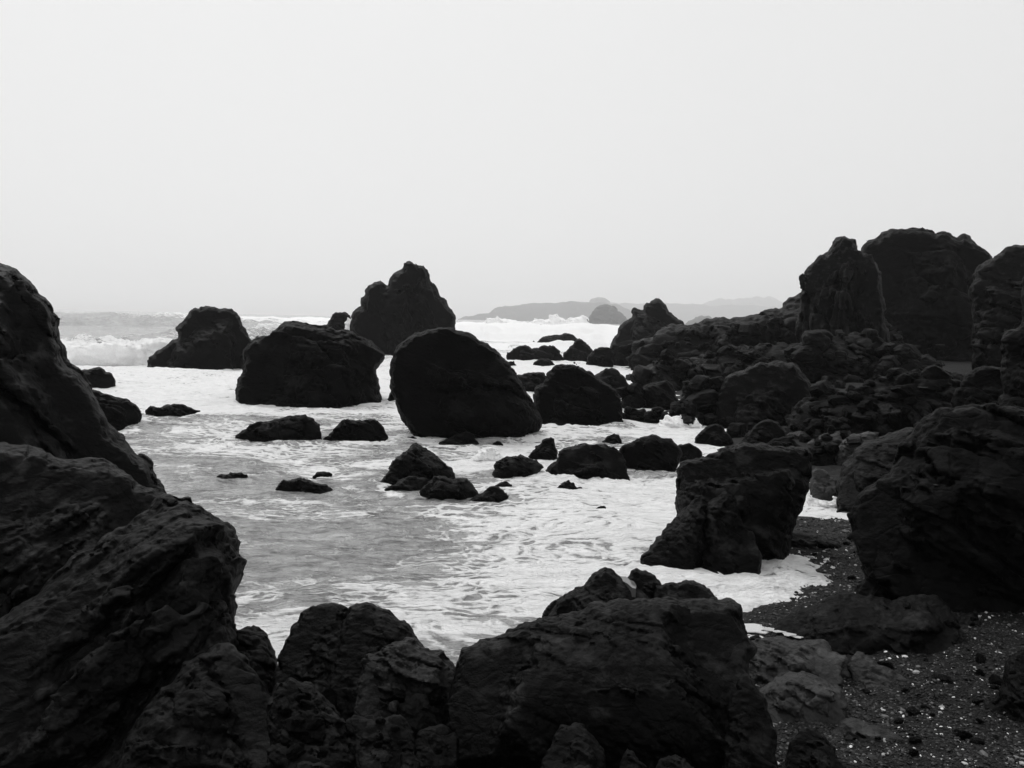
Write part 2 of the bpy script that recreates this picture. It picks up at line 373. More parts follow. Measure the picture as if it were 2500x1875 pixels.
rock('wide squat black boulder in the surf left of the egg-shaped boulder', 'B', [(82, 1010), (75, 975), (80, 940), (95, 900), (125, 850), (122, 800), (130, 730), (160, 690), (230, 650), (295, 610), (320, 580), (385, 530), (430, 518), (500, 525), (545, 528),
     (575, 540), (640, 548), (700, 555), (760, 580), (850, 590), (900, 612), (985, 640), (1030, 680), (1060, 705), (1085, 735), (1070, 770), (1045, 805), (1020, 840), (1015, 870), (1028, 895), (1020, 920), (1038, 960), (1035, 990)],
     1082, vox=3.5, amp=0.06, lean=0.12)
rock('huge egg-shaped black boulder narrowing to its foot, centre of the cove', 'B', [(1300, 1320), (1275, 1285), (1250, 1250), (1215, 1195), (1190, 1160), (1165, 1110), (1150, 1070), (1140, 1030), (1115, 980), (1110, 940), (1120, 890), (1110, 850), (1118, 780), (1130, 730),
     (1155, 690), (1195, 645), (1250, 612), (1320, 588), (1420, 566), (1490, 558), (1550, 568), (1610, 585), (1650, 590), (1690, 610), (1720, 640), (1770, 655), (1820, 690), (1860, 735), (1890, 770), (1920, 800), (1945, 835), (1965, 870),
     (2000, 920), (2030, 970), (2060, 1010), (2080, 1060), (2100, 1110), (2130, 1150), (2135, 1185), (2125, 1220), (2110, 1250), (2090, 1275)], 1312, vox=3.5, amp=0.045, lean=0.05, ext=0.06, T=0.38, asym=0.8)
rock('small black knob sticking out at the left side of the egg-shaped boulder', 'B', [(1092, 1050), (1105, 1010), (1130, 975), (1180, 955), (1230, 1000), (1240, 1065)], 1068, name='sea_rock', cat='rock', vox=3)
rock('low dark rock against the foot of the egg-shaped boulder', 'B', [(1425, 1350), (1480, 1310), (1530, 1285), (1600, 1265), (1650, 1262), (1690, 1290), (1712, 1330), (1718, 1355)], 1360, name='sea_rock', cat='rock', vox=3)
rock('tall jagged twin-peaked black sea stack behind the egg-shaped boulder', 'B', [(990, 760), (940, 700), (870, 620), (848, 560), (848, 510), (855, 470), (880, 430), (915, 405), (920, 350), (950, 322), (945, 300), (965, 275), (1000, 245), (1035, 232), (1042, 220), (1070, 240), (1095, 268),
     (1105, 235), (1125, 200), (1160, 170), (1200, 150), (1203, 120), (1220, 102), (1243, 96), (1275, 115), (1300, 138), (1340, 133), (1365, 160), (1380, 200), (1390, 240), (1425, 270), (1445, 300), (1450, 330), (1480, 350),
     (1500, 390), (1535, 425), (1555, 460), (1552, 520), (1545, 600), (1520, 760)], 738, name='sea_stack', cat='sea stack', vox=3.2, amp=0.06, lean=0.03, strata=1.2, T=0.35)
rock('small rock with surf pouring off it, left of the twin-peaked stack', 'B', [(640, 660), (675, 560), (705, 500), (750, 452), (800, 446), (840, 470), (855, 530), (900, 660)], 690, name='sea_rock', cat='rock', vox=2.5)
rock('rounded black rock out in the surf behind the left cliff', 'A', [(520, 1110), (540, 960), (630, 960), (690, 955), (740, 945), (790, 950), (820, 975), (860, 985), (885, 1010), (898, 1050), (895, 1085), (870, 1100)], 1112, name='sea_rock', vox=3)
rock('blunt black rock with a grey top poking from behind the left cliff', 'A', [(620, 1420), (640, 1130), (700, 1112), (770, 1120), (800, 1140), (860, 1150), (940, 1175), (1000, 1190), (1050, 1225), (1085, 1265), (1098, 1310), (1090, 1350), (1060, 1385)], 1425, name='sea_rock', vox=3)
rock('flat low rock awash right of the blunt rock by the left cliff', 'A', [(1115, 1300), (1120, 1265), (1160, 1235), (1260, 1235), (1340, 1222), (1420, 1232), (1450, 1245), (1500, 1260), (1580, 1280), (1500, 1300), (1440, 1310)], 1340, name='sea_rock', cat='rock', vox=2.5)
rock('long low wedge-shaped rock in the cove, blunt at its right end', 'F', [(58, 345), (80, 310), (130, 270), (170, 235), (250, 222), (330, 205), (430, 180), (510, 175), (545, 168), (560, 188), (600, 200), (640, 240), (652, 300), (660, 345)], 366, name='sea_rock', cat='rock', vox=3, T=.3)
rock('saddle-backed low rock between the wedge-shaped rock and the egg-shaped boulder', 'F', [(665, 335), (710, 290), (760, 245), (800, 200), (830, 200), (880, 218), (930, 218), (990, 202), (1040, 225), (1080, 270), (1110, 320)], 354, name='sea_rock', cat='rock', vox=3, T=.35)
rock('flat jagged rock barely above the water, alone in the open cove', 'F', [(335, 676), (370, 625), (400, 605), (440, 615), (490, 595), (530, 600), (590, 620), (640, 635), (700, 655), (748, 680)], 692, name='sea_rock', cat='rock', vox=2.5)
rock('tiny rock just awash behind the flat jagged rock', 'F', [(588, 588), (620, 560), (680, 558), (722, 566)], 592, name='sea_rock', cat='rock', vox=2.5)
rock('mostly drowned rock left of the flat jagged rock', 'E', [(1035, 243), (1080, 218), (1130, 207), (1190, 208), (1218, 216)], 246, name='sea_rock', cat='rock', vox=2)
rock('black pyramid-shaped rock below the egg-shaped boulder', 'B', [(1035, 1605), (1060, 1570), (1085, 1540), (1110, 1490), (1140, 1440), (1190, 1410), (1240, 1365), (1265, 1335), (1290, 1325), (1330, 1350), (1380, 1385), (1430, 1420), (1490, 1465), (1530, 1500), (1552, 1535), (1557, 1570)], 1605, vox=3, T=.35, R=1.0)
rock('low rock at the left foot of the pyramid-shaped rock', 'F', [(1060, 684), (1130, 650), (1200, 605), (1280, 588), (1350, 600), (1400, 640), (1400, 690)], 690, name='sea_rock', cat='rock', vox=3)
rock('humped rock right in front of the pyramid-shaped rock', 'F', [(1315, 695), (1350, 640), (1400, 595), (1450, 582), (1520, 605), (1570, 600), (1610, 598), (1650, 620), (1690, 670), (1710, 700)], 732, name='sea_rock', cat='rock', vox=3)
rock('sloping rock at the right end of the row below the pyramid', 'F', [(1640, 758), (1700, 715), (1780, 665), (1850, 670), (1900, 700), (1918, 722)], 757, name='sea_rock', cat='rock', vox=2.5)
rock('thin rock awash just behind the right end of the pyramid row', 'F', [(1810, 660), (1850, 630), (1900, 620), (1940, 640), (1942, 668)], 672, name='sea_rock', cat='rock', vox=2.5)
rock('upright fin-shaped rock in the shallows right of the egg-shaped boulder', 'C', [(605, 1430), (640, 1390), (690, 1340), (730, 1300), (775, 1285), (795, 1300), (810, 1350), (830, 1410), (826, 1445)], 1452, name='sea_rock', cat='rock', vox=2.5)
rock('oval rock streaked with running foam, left of the long humped boulder', 'C', [(318, 1565), (330, 1500), (380, 1460), (450, 1440), (550, 1430), (620, 1455), (660, 1460), (700, 1500), (722, 1525), (690, 1555)], 1602, name='sea_rock', cat='rock', vox=2.5)
rock('long humped black boulder with its left toe in the foam', 'G', [(45, 605), (60, 570), (100, 520), (160, 480), (170, 440), (200, 410), (260, 385), (320, 375), (420, 372), (500, 375), (560, 400), (600, 440), (630, 480), (645, 580)], 606, vox=3, T=.32)
rock('broad rounded boulder just right of the long humped one', 'G', [(590, 540), (592, 415), (620, 375), (700, 340), (780, 318), (860, 320), (920, 335), (960, 360), (1000, 400), (1010, 460), (980, 530)], 572, vox=3, T=.32)
rock('low black rock joining the broad rounded boulder to the shore', 'G', [(940, 520), (950, 400), (1000, 373), (1060, 370), (1120, 400), (1148, 435), (1140, 500)], 500, name='shore_rock', cat='rock', vox=3)
rock('small dark cone of rock behind the long humped boulder', 'G', [(458, 368), (510, 315), (555, 295), (585, 310), (605, 345), (612, 368)], 374, name='sea_rock', cat='rock', vox=2.5)
rock('small jagged rock in bright foam below the long humped boulder', 'G', [(152, 680), (190, 645), (245, 618), (280, 630), (292, 655), (300, 662), (335, 660), (342, 676)], 686, name='sea_rock', cat='rock', vox=2.2)
rock('fist-sized dark rock in the foam beside the small jagged one', 'G', [(120, 710), (135, 694), (155, 688), (172, 696), (176, 712)], 716, name='sea_rock', cat='rock', vox=1.8)
rock('little rock nearly covered by foam in the right half of the cove', 'G', [(420, 815), (440, 795), (465, 785), (498, 798), (502, 818)], 820, name='sea_rock', cat='rock', vox=2)
rock('tiny rock awash right of the foot of the egg-shaped boulder', 'B', [(1785, 1350), (1810, 1328), (1850, 1320), (1880, 1335)], 1354, name='sea_rock', cat='rock', vox=2)
rock('tiny rock awash left of the foot of the egg-shaped boulder', 'B', [(1215, 1305), (1240, 1288), (1270, 1283), (1300, 1300)], 1308, name='sea_rock', cat='rock', vox=2)
# ---- rocks beyond, between the egg-shaped boulder and the ridge
rock('misty grey low rock with a ragged crest in the far surf', 'C', [(610, 575), (640, 538), (665, 552), (690, 530), (710, 510), (780, 500), (860, 495), (910, 485), (950, 500), (980, 525), (1010, 575)], 582, name='sea_rock', cat='rock', vox=2.5, D=170)
rock('thin misty rock in the far surf left of the jagged peak', 'C', [(1148, 538), (1180, 515), (1220, 509), (1290, 520), (1290, 540)], 541, name='sea_rock', cat='rock', vox=2, D=200)
rock('long lumpy black rock in the far surf right of the egg-shaped boulder', 'C', [(428, 665), (435, 640), (480, 600), (540, 580), (590, 578), (630, 602), (680, 592), (740, 580), (790, 582), (830, 610), (850, 640), (880, 680)], 690, name='sea_rock', vox=2.6)
rock('dark triangular rock in the far surf, tallest of its row', 'C', [(862, 695), (870, 640), (920, 590), (960, 545), (1000, 528), (1040, 560), (1080, 590), (1105, 620), (1120, 700)], 697, name='sea_rock', vox=2.6)
rock('rounded black rock right of the triangular one in the far surf', 'C', [(1040, 730), (1060, 660), (1110, 610), (1150, 592), (1200, 595), (1245, 610), (1262, 640), (1260, 725)], 737, name='sea_rock', vox=2.6)
rock('dark rock at the ridge foot, last of the far surf row', 'C', [(1235, 730), (1240, 625), (1280, 590), (1340, 588), (1400, 600), (1420, 725)], 732, name='shore_rock', cat='rock', vox=2.6)
rock('small hump of rock in front of the long lumpy one in the far surf', 'C', [(635, 732), (660, 700), (700, 680), (750, 678), (790, 700), (810, 730)], 736, name='sea_rock', cat='rock', vox=2.2)
rock('small dark rock touching the right side of the egg-shaped boulder, far back', 'C', [(420, 735), (440, 705), (490, 698), (512, 732)], 736, name='sea_rock', cat='rock', vox=2.2)
rock('low dark shelf of rock half hidden by the egg-shaped boulder', 'C', [(480, 950), (490, 810), (590, 788), (720, 795), (745, 820), (760, 950)], 950, name='sea_rock', cat='rock', vox=3, lean=0.5)
rock('big squarish black boulder close behind the egg-shaped one', 'C', [(635, 1150), (645, 960), (660, 920), (720, 880), (740, 800), (790, 750), (850, 728), (960, 725), (1020, 750), (1080, 780), (1130, 820), (1160, 850), (1220, 880), (1270, 920), (1310, 980), (1325, 1060), (1330, 1170)], 1197, vox=3.2, T=.32)
rock('flat dark rock between the squarish boulder and the ridge', 'C', [(1105, 860), (1115, 805), (1160, 775), (1240, 750), (1300, 780), (1345, 815), (1400, 900)], 910, name='shore_rock', cat='rock', vox=3, lean=.4)
rock('black peak with a notched summit at the seaward end of the ridge', 'C', [(1228, 600), (1240, 560), (1260, 500), (1290, 450), (1330, 400), (1370, 375), (1400, 345), (1395, 315), (1412, 295), (1450, 305), (1490, 315), (1510, 250), (1540, 255), (1560, 235), (1585, 217), (1610, 220),
     (1640, 250), (1670, 290), (1680, 320), (1720, 350), (1770, 380), (1810, 418), (1900, 520), (1920, 600)], 605, name='sea_stack', cat='sea stack', vox=3, amp=.06, T=.35, D=118)
# ================================================================== ridge and stacks on the right
rock('long dark rocky ridge climbing to the right from the water', 'D', [(-108, 900), (-110, 800), (-100, 740), (-40, 720), (10, 690), (60, 655), (110, 640), (175, 642), (250, 625), (300, 605), (345, 610), (410, 595), (450, 610), (550, 578), (600, 570), (680, 540), (750, 540), (790, 500),
     (840, 460), (880, 448), (1000, 440), (1250, 560), (1400, 640), (1450, 720), (1480, 860)], 880, name='rocky_ridge', cat='ridge', T=0.28, vox=4.5, amp=.075, lean=.6, D=72, crack=1.6, ext=.1, mat=M_ROCKN)
rock('lower dark ledge of broken rock in front of the ridge', 'D', [(-60, 1010), (-55, 900), (0, 870), (80, 850), (200, 850), (350, 810), (500, 790), (640, 760), (800, 750), (950, 720), (1080, 700), (1250, 690), (1400, 780), (1560, 830), (1600, 900), (1560, 960)], 990, name='rock_ledge', cat='rock ledge',
     T=0.3, vox=4, amp=.11, lean=.9, crack=2, D=52, ext=.1, mat=M_ROCKN)
rock('craggy pillar of fissured rock rising above the ridge', 'D', [(850, 700), (868, 450), (868, 380), (890, 340), (915, 300), (960, 250), (1030, 200), (1060, 150), (1080, 122), (1140, 118), (1190, 122), (1215, 160), (1235, 215), (1290, 235), (1330, 290), (1360, 380), (1385, 540), (1400, 720)],
     740, name='rock_pillar', cat='rock pillar', vox=3.5, amp=.09, strata=1.4, crack=2.2, D=62, T=.4, mat=M_ROCKN)
rock('large smooth dome of black rock behind the craggy pillar', 'D', [(1200, 780), (1220, 400), (1240, 215), (1250, 180), (1310, 130), (1370, 90), (1430, 75), (1550, 72), (1620, 80), (1680, 105), (1720, 88), (1770, 100), (1810, 125), (1830, 105), (1855, 97), (1890, 115), (1930, 160), (1980, 200),
     (2020, 245), (2045, 320), (2080, 780)], 800, name='rock_dome', cat='rock dome', vox=4, amp=.05, D=84, T=.35)
rock('tall broken rock face at the right edge beyond the sand flat', 'D', [(1905, 840), (1900, 600), (1912, 400), (1930, 300), (1980, 262), (2020, 240), (2070, 200), (2110, 175), (2212, 160), (2320, 150), (2450, 200), (2500, 400), (2500, 840)], 835, name='rocky_bluff', cat='bluff', vox=4, amp=.09, D=66, crack=1.8, T=.35, mat=M_ROCKN)
rock('sheer black cliff edge rising out of the frame at far right', 'D', [(2070, 1200), (2085, 1000), (2078, 830), (2080, 720), (2110, 682), (2190, 650), (2206, 560), (2202, 390), (2215, 365), (2350, 330), (2600, 300), (2600, 1200)], 1215, name='cliff', cat='cliff', vox=4.5, amp=.06, D=24, T=.4, mat=M_ROCK)
rock('smooth dark boulder leaning against the far right cliff', 'D', [(1770, 1190), (1790, 1070), (1850, 960), (1920, 910), (2020, 890), (2080, 905), (2140, 1000), (2150, 1190)], 1200, vox=4, D=26)
rock('large rounded boulder on the shore below the ridge', 'D', [(350, 1240), (355, 1130), (380, 1050), (420, 980), (480, 930), (560, 900), (650, 875), (750, 860), (830, 872), (880, 930), (930, 1000), (960, 1100), (960, 1240)], 1262, vox=3.5, T=.4, amp=.05, mat=M_ROCKN)
rock('wide pile of dark broken rock under the sand flat', 'D', [(820, 1240), (860, 1130), (940, 1080), (1100, 1060), (1200, 1010), (1300, 990), (1420, 940), (1560, 930), (1680, 950), (1740, 920), (1860, 960), (1900, 1230)], 1270, name='rock_pile', cat='rock pile', vox=4, amp=.12, lean=.8, crack=2.2, T=.25, mat=M_ROCKN, D=30)
rock('small round boulder on the shore at the end of the inlet', 'D', [(228, 1362), (240, 1320), (280, 1280), (330, 1250), (370, 1245), (410, 1265), (440, 1300), (470, 1350)], 1374, vox=3, amp=.05)
rock('dome-topped boulder right of the small round one', 'D', [(508, 1352), (550, 1300), (600, 1250), (640, 1225), (690, 1218), (740, 1240), (780, 1290), (800, 1350)], 1356, vox=3, amp=.05)
rock('low row of dark stones at the waterline below the splash', 'C', [(1325, 1175), (1340, 1100), (1400, 1060), (1490, 1065), (1540, 1100), (1600, 1095), (1650, 1130), (1660, 1175)], 1182, name='shore_rock', cat='rock', vox=2.6, amp=.1)
rock('blocky dark rock standing behind the low stones at the inlet', 'C', [(1310, 1070), (1320, 930), (1370, 920), (1430, 930), (1445, 1070)], 1085, name='shore_rock', cat='rock', vox=2.8)
rock('broad dark boulder on the bank between the inlet and the ridge', 'C', [(1420, 1070), (1425, 960), (1480, 900), (1560, 860), (1660, 850), (1720, 900), (1760, 1000), (1760, 1070)], 1085, vox=2.8, amp=.08)
rock('small pointed rock leaning on the broad bank boulder', 'C', [(1550, 1050), (1570, 1000), (1610, 955), (1650, 980), (1695, 1040), (1700, 1065)], 1075, name='shore_rock', cat='rock', vox=2.4, mat=M_SLABD)
rock('pale-topped rounded boulder right of the broad bank boulder', 'C', [(1770, 1010), (1785, 950), (1840, 895), (1880, 900), (1930, 960), (1955, 1010)], 1035, vox=2.4, mat=M_SLABD)
rock('long smooth-topped ledge of rock low on the ridge flank', 'C', [(1400, 900), (1430, 800), (1480, 770), (1560, 740), (1640, 710), (1740, 705), (1800, 750), (1850, 800), (1880, 900)], 912, name='rock_ledge', cat='rock ledge', vox=3, amp=.08, lean=.5, mat=M_SLABD)
rock('dark bank of broken rock filling the shore behind the dome-topped boulder', 'D', [(150, 1250), (170, 1100), (300, 1000), (420, 960), (900, 1020), (1100, 1040), (1500, 1080), (1560, 1240)], 1235, name='rock_pile', cat='rock pile', vox=3.6, amp=.11, lean=.9, crack=1.6, T=.2, D=33)
SH = [
 ('low pointed rock behind the big square block', [(640, 1372), (700, 1335), (780, 1315), (840, 1340), (880, 1375)], 1380),
 ('small peaked rock between the dome-topped boulder and the rock pile', [(828, 1280), (860, 1240), (890, 1228), (925, 1245), (950, 1285)], 1290),
 ('narrow grey rock lying behind the round-backed boulder', [(760, 1330), (820, 1290), (900, 1270), (980, 1265), (1010, 1310)], 1325),
 ('grey-topped flat rock above the round-backed boulder', [(900, 1370), (960, 1320), (1050, 1290), (1120, 1272), (1170, 1285), (1190, 1350)], 1375),
 ('round-backed dark boulder right behind the big square block', [(905, 1480), (915, 1400), (950, 1360), (1010, 1350), (1060, 1375), (1085, 1440), (1085, 1480)], 1490),
 ('leaning dark boulder between the round-backed one and the grey slab', [(1070, 1480), (1085, 1410), (1120, 1340), (1180, 1300), (1260, 1290), (1340, 1295), (1330, 1400), (1230, 1480)], 1480),
 ('striped grey rock standing at the edge of the small foam pool', [(925, 1640), (930, 1530), (960, 1500), (1020, 1520), (1080, 1570), (1115, 1620), (1115, 1660)], 1690),
 ('dark rock on the right bank of the small foam pool', [(1110, 1640), (1130, 1590), (1200, 1545), (1280, 1530), (1330, 1570), (1380, 1680)], 1720),
 ('low flat rock in front of the small round boulder at the inlet', [(430, 1400), (500, 1375), (560, 1360), (640, 1370), (680, 1400)], 1410),
]
for lb, p, y in SH: rock(lb, 'D', p, y, name='shore_rock', cat='rock', vox=3, mat=M_SLAB if 'grey' in lb else None, lean=.35, amp=.07)
rock('tilted grey rock slab with a rough face, left of the black right-hand mass', 'D', [(1095, 1600), (1130, 1480), (1200, 1400), (1300, 1340), (1400, 1290), (1535, 1255), (1600, 1300), (1650, 1400), (1650, 1620)], 1640, name='rock_slab', vox=3.5, lean=.9, mat=M_ROCKN, D=20, amp=.06, cat='rock slab')
rock('huge black rock mass filling the right edge above the pebbles', 'D', [(1285, 2010), (1240, 1890), (1215, 1770), (1270, 1650), (1370, 1560), (1450, 1470), (1515, 1350), (1560, 1250), (1610, 1190), (1700, 1155), (1900, 1130), (2100, 1150), (2250, 1180), (2500, 1150), (2700, 1200), (2700, 2500), (1700, 2350), (1350, 2130)], 2060, vox=5, amp=.07, lean=.45, D=13.0, T=.28, raw=True, mat=M_ROCK)
rock('big square-shouldered black block at the water edge', 'G', [(985, 1080), (970, 870), (965, 760), (980, 640), (980, 560), (1000, 500), (1050, 475), (1150, 455), (1220, 430), (1280, 400), (1380, 370), (1480, 365), (1600, 370), (1700, 380), (1800, 378), (1870, 400), (1900, 440), (1880, 500),
     (1890, 540), (1870, 600), (1870, 680), (1840, 770), (1800, 850), (1780, 890), (1760, 1000), (1740, 1100)], 1150, vox=3.8, amp=.055, T=.34, lean=.1, ext=.08, crack=.6)
rock('sloping wedge of dark rock running into the foam in front of the square block', 'G', [(740, 1118), (790, 1080), (840, 1000), (900, 930), (960, 870), (1010, 820), (1060, 780), (1130, 748), (1190, 760), (1230, 850), (1240, 1000), (1230, 1150)], 1170, vox=3.4, T=.4, lean=.35, amp=.06, dplus=-.3, mat=M_ROCKN)
rock('peaked smooth boulder leaning on the front of the square block', 'G', [(1130, 1170), (1150, 850), (1190, 755), (1220, 730), (1270, 700), (1320, 688), (1360, 710), (1390, 760), (1410, 820), (1430, 930), (1490, 960), (1505, 1050), (1540, 1190)], 1200, vox=3.4, T=.38, lean=.3, amp=.05, dplus=-.35, mat=M_ROCKN)
rock('thin low rock ledge on the pebbles below the small foam pool', 'G', [(1600, 1100), (1700, 960), (1790, 950), (1880, 975), (1960, 995), (2060, 1020), (2090, 1050)], 1060, name='shore_rock', cat='rock', vox=3.4, lean=.9)
# ================================================================== left cliff
rock('high craggy black cliff at the left edge, sloping down to the cove', 'A', [(-900, 60), (-300, 60), (0, 140), (95, 155), (130, 170), (170, 215), (245, 270), (300, 345), (360, 400), (385, 430), (412, 470), (420, 510), (450, 545), (470, 590), (460, 620), (470, 690), (485, 760), (500, 850),
     (510, 885), (560, 915), (600, 945), (630, 965), (660, 1030), (700, 1110), (730, 1200), (790, 1300), (870, 1400), (920, 1440), (960, 1510), (1000, 1560), (1060, 1580), (1110, 1630), (1130, 1700), (1170, 1780), (1185, 1830), (1180, 1890)], 1900, name='cliff', cat='cliff', D=16, T=.33, vox=4.5, amp=.045, lean=.35, strata=.9, crack=1.4)
rock('upper black boulder lobe overhanging the slab at the left edge', 'E', [(-500, 900), (-500, 200), (-200, 90), (0, 65), (110, 78), (210, 100), (270, 140), (430, 135), (520, 150), (600, 200), (680, 262), (750, 292), (820, 330), (860, 450), (800, 620), (600, 800), (300, 960)],
     1000, D=10.5, T=.34, vox=4.5, amp=.06, lean=.35, strata=-.5, ext=.05)
rock('massive ridged rock slab thrusting into the cove at lower left', 'E', [(-500, 1400), (-400, 1100), (0, 940), (200, 800), (450, 600), (620, 470), (720, 395), (765, 330), (810, 318), (900, 335), (985, 380), (1050, 420), (1110, 460), (1140, 510), (1150, 570), (1170, 650), (1165, 690), (1140, 740),
     (1110, 790), (1098, 840), (1100, 880), (1090, 940), (1115, 980), (1122, 1010), (1140, 1100), (1160, 1300), (1180, 1600)], 1750, name='rock_slab', cat='rock slab', D=8.2, T=.28, vox=4.5, amp=.055, lean=.45, strata=-.6, crack=1.5)
rock('dark foot of rock below the massive slab at the bottom left', 'E', [(500, 1900), (700, 1400), (900, 1150), (1050, 1060), (1130, 1040), (1200, 1110), (1260, 1210), (1330, 1330), (1395, 1480), (1410, 1580), (1395, 1900)], 1900, D=6.9, T=.3, vox=4.5, amp=.06, lean=.5, ext=.05)
# ================================================================== foreground rocks
FG = [
 ('small round-topped boulder between the left slab and the twin humps', [(-60, 900), (-40, 540), (22, 508), (90, 490), (140, 475), (180, 465), (240, 490), (270, 520), (285, 570), (300, 605), (330, 680), (370, 900)], 1000, 8.3, None, .08),
 ('left smooth hump of the foreground pair of boulders', [(300, 950), (345, 700), (360, 610), (380, 560), (420, 470), (470, 410), (540, 350), (620, 322), (700, 314), (750, 330), (785, 352), (830, 450), (860, 600), (850, 950)], 1010, 7.9, None, .055),
 ('right smooth hump of the foreground pair of boulders', [(700, 900), (730, 500), (765, 400), (790, 350), (830, 325), (900, 310), (960, 340), (1050, 375), (1110, 430), (1165, 455), (1190, 500), (1215, 540), (1250, 585), (1290, 700), (1330, 1000)], 1020, 7.7, None, .055),
 ('broken grey ledge sloping right below the humped boulders', [(830, 850), (880, 650), (1040, 585), (1150, 540), (1200, 545), (1260, 602), (1300, 615), (1390, 618), (1400, 650), (1440, 690), (1470, 730), (1492, 768), (1480, 850), (1470, 1000)], 1050, 7.2, M_SLABD, .09),
 ('dim rough rock in the shade at the foot of the left hump', [(240, 1500), (265, 950), (330, 830), (430, 800), (540, 820), (600, 880), (640, 930), (700, 1000), (760, 1080), (800, 1200), (810, 1500)], 1450, 6.2, None, .09),
 ('dim saddle-shaped rock in the shade below the right hump', [(730, 1500), (755, 1080), (820, 1015), (900, 1050), (960, 1060), (1040, 1040), (1110, 1030), (1170, 1100), (1200, 1200), (1210, 1500)], 1450, 6.3, None, .08),
 ('small pale rounded rock in the shade left of the great foreground rock', [(1195, 1330), (1215, 1150), (1290, 1100), (1350, 1095), (1420, 1115), (1470, 1150), (1482, 1220), (1470, 1330)], 1300, 6.6, None, .05),
 ('little rounded rock at the bottom edge under the saddle-shaped rock', [(1085, 1420), (1110, 1270), (1150, 1250), (1200, 1262), (1240, 1330), (1250, 1420)], 1400, 5.9, None, .05),
 ('rough rock crest just showing at the bottom edge left of centre', [(420, 1420), (450, 1345), (520, 1320), (600, 1325), (670, 1350), (700, 1420)], 1420, 5.5, None, .08),
]
for lb, p, y, D, mt, am in FG: rock(lb, 'H', p, y, name='shore_rock' if 'hump of' not in lb else 'boulder', cat='rock', D=D, T=.36, vox=4, mat=mt, lean=.35, amp=am)
rock('great broad black rock in the centre foreground', 'I', [(160, 900), (185, 760), (192, 690), (215, 620), (240, 590), (300, 570), (380, 540), (480, 505), (540, 485), (600, 440), (690, 415), (800, 400), (880, 378), (960, 366), (1000, 320), (1060, 302), (1180, 300), (1300, 298), (1420, 292), (1600, 298), (1820, 295),
     (1870, 288), (1920, 300), (1970, 335), (1980, 380), (1980, 440), (2000, 500), (2030, 560), (2060, 590), (2068, 615), (2040, 660), (2010, 700), (2005, 750), (2030, 850), (2040, 1100)], 1160, D=6.9, T=.26, vox=4, amp=.045, lean=.3, ext=.25, R=.95, crack=.8)
rock('dark sloping foot at the right end of the great foreground rock', 'I', [(1850, 1250), (1890, 950), (1960, 800), (2010, 762), (2045, 795), (2080, 860), (2150, 1000), (2190, 1100), (2200, 1260)], 1270, D=6.7, T=.35, vox=4, amp=.06)
rock('peaked rock behind the great foreground rock, left of its rock pool', 'I', [(740, 420), (770, 370), (800, 305), (850, 260), (920, 215), (985, 190), (1010, 155), (1050, 120), (1105, 85), (1150, 98), (1190, 135), (1222, 168), (1262, 205), (1330, 235), (1400, 290), (1420, 450)], 440, D=9.3, T=.35, vox=3.5, amp=.05)
rock('small rock at the left toe of the peaked rock', 'I', [(712, 400), (740, 350), (790, 300), (840, 280), (880, 400)], 405, D=9.9, T=.4, vox=3, name='sea_rock', cat='rock')
rock('low pointed rock right of the rock pool', 'I', [(1215, 330), (1240, 165), (1280, 110), (1312, 95), (1370, 110), (1430, 140), (1460, 180), (1480, 260), (1490, 440)], 440, D=9.5, T=.4, vox=3.5, amp=.05)
rock('knobbly rock behind the right shoulder of the great foreground rock', 'I', [(1400, 440), (1430, 200), (1500, 190), (1590, 185), (1630, 170), (1665, 170), (1700, 185), (1750, 210), (1790, 245), (1830, 292), (1860, 440)], 440, D=9.4, T=.35, vox=3.5, amp=.06)
FB = [
 ('split-topped rock in the bottom foreground below the great rock', [(670, 1450), (740, 1260), (790, 1150), (830, 1092), (865, 1090), (880, 1098), (905, 1080), (935, 1077), (980, 1090), (1010, 1140), (1070, 1200), (1110, 1280), (1150, 1450)], 1440, 5.9),
 ('sharp little rock standing in the pebbles at the bottom edge', [(1195, 1430), (1215, 1320), (1250, 1232), (1290, 1260), (1330, 1320), (1380, 1360), (1400, 1430)], 1430, 5.8),
 ('low rounded rock in the pebbles at the bottom edge', [(1420, 1430), (1440, 1350), (1500, 1290), (1560, 1282), (1620, 1310), (1680, 1360), (1700, 1430)], 1430, 5.7),
 ('flat stone at the bottom edge below the split-topped rock', [(880, 1420), (910, 1360), (950, 1342), (1010, 1345), (1060, 1420)], 1420, 5.5),
]
for lb, p, y, D in FB: rock(lb, 'I', p, y, name='shore_rock', cat='rock', D=D, T=.4, vox=3.5, amp=.06, lean=.3)
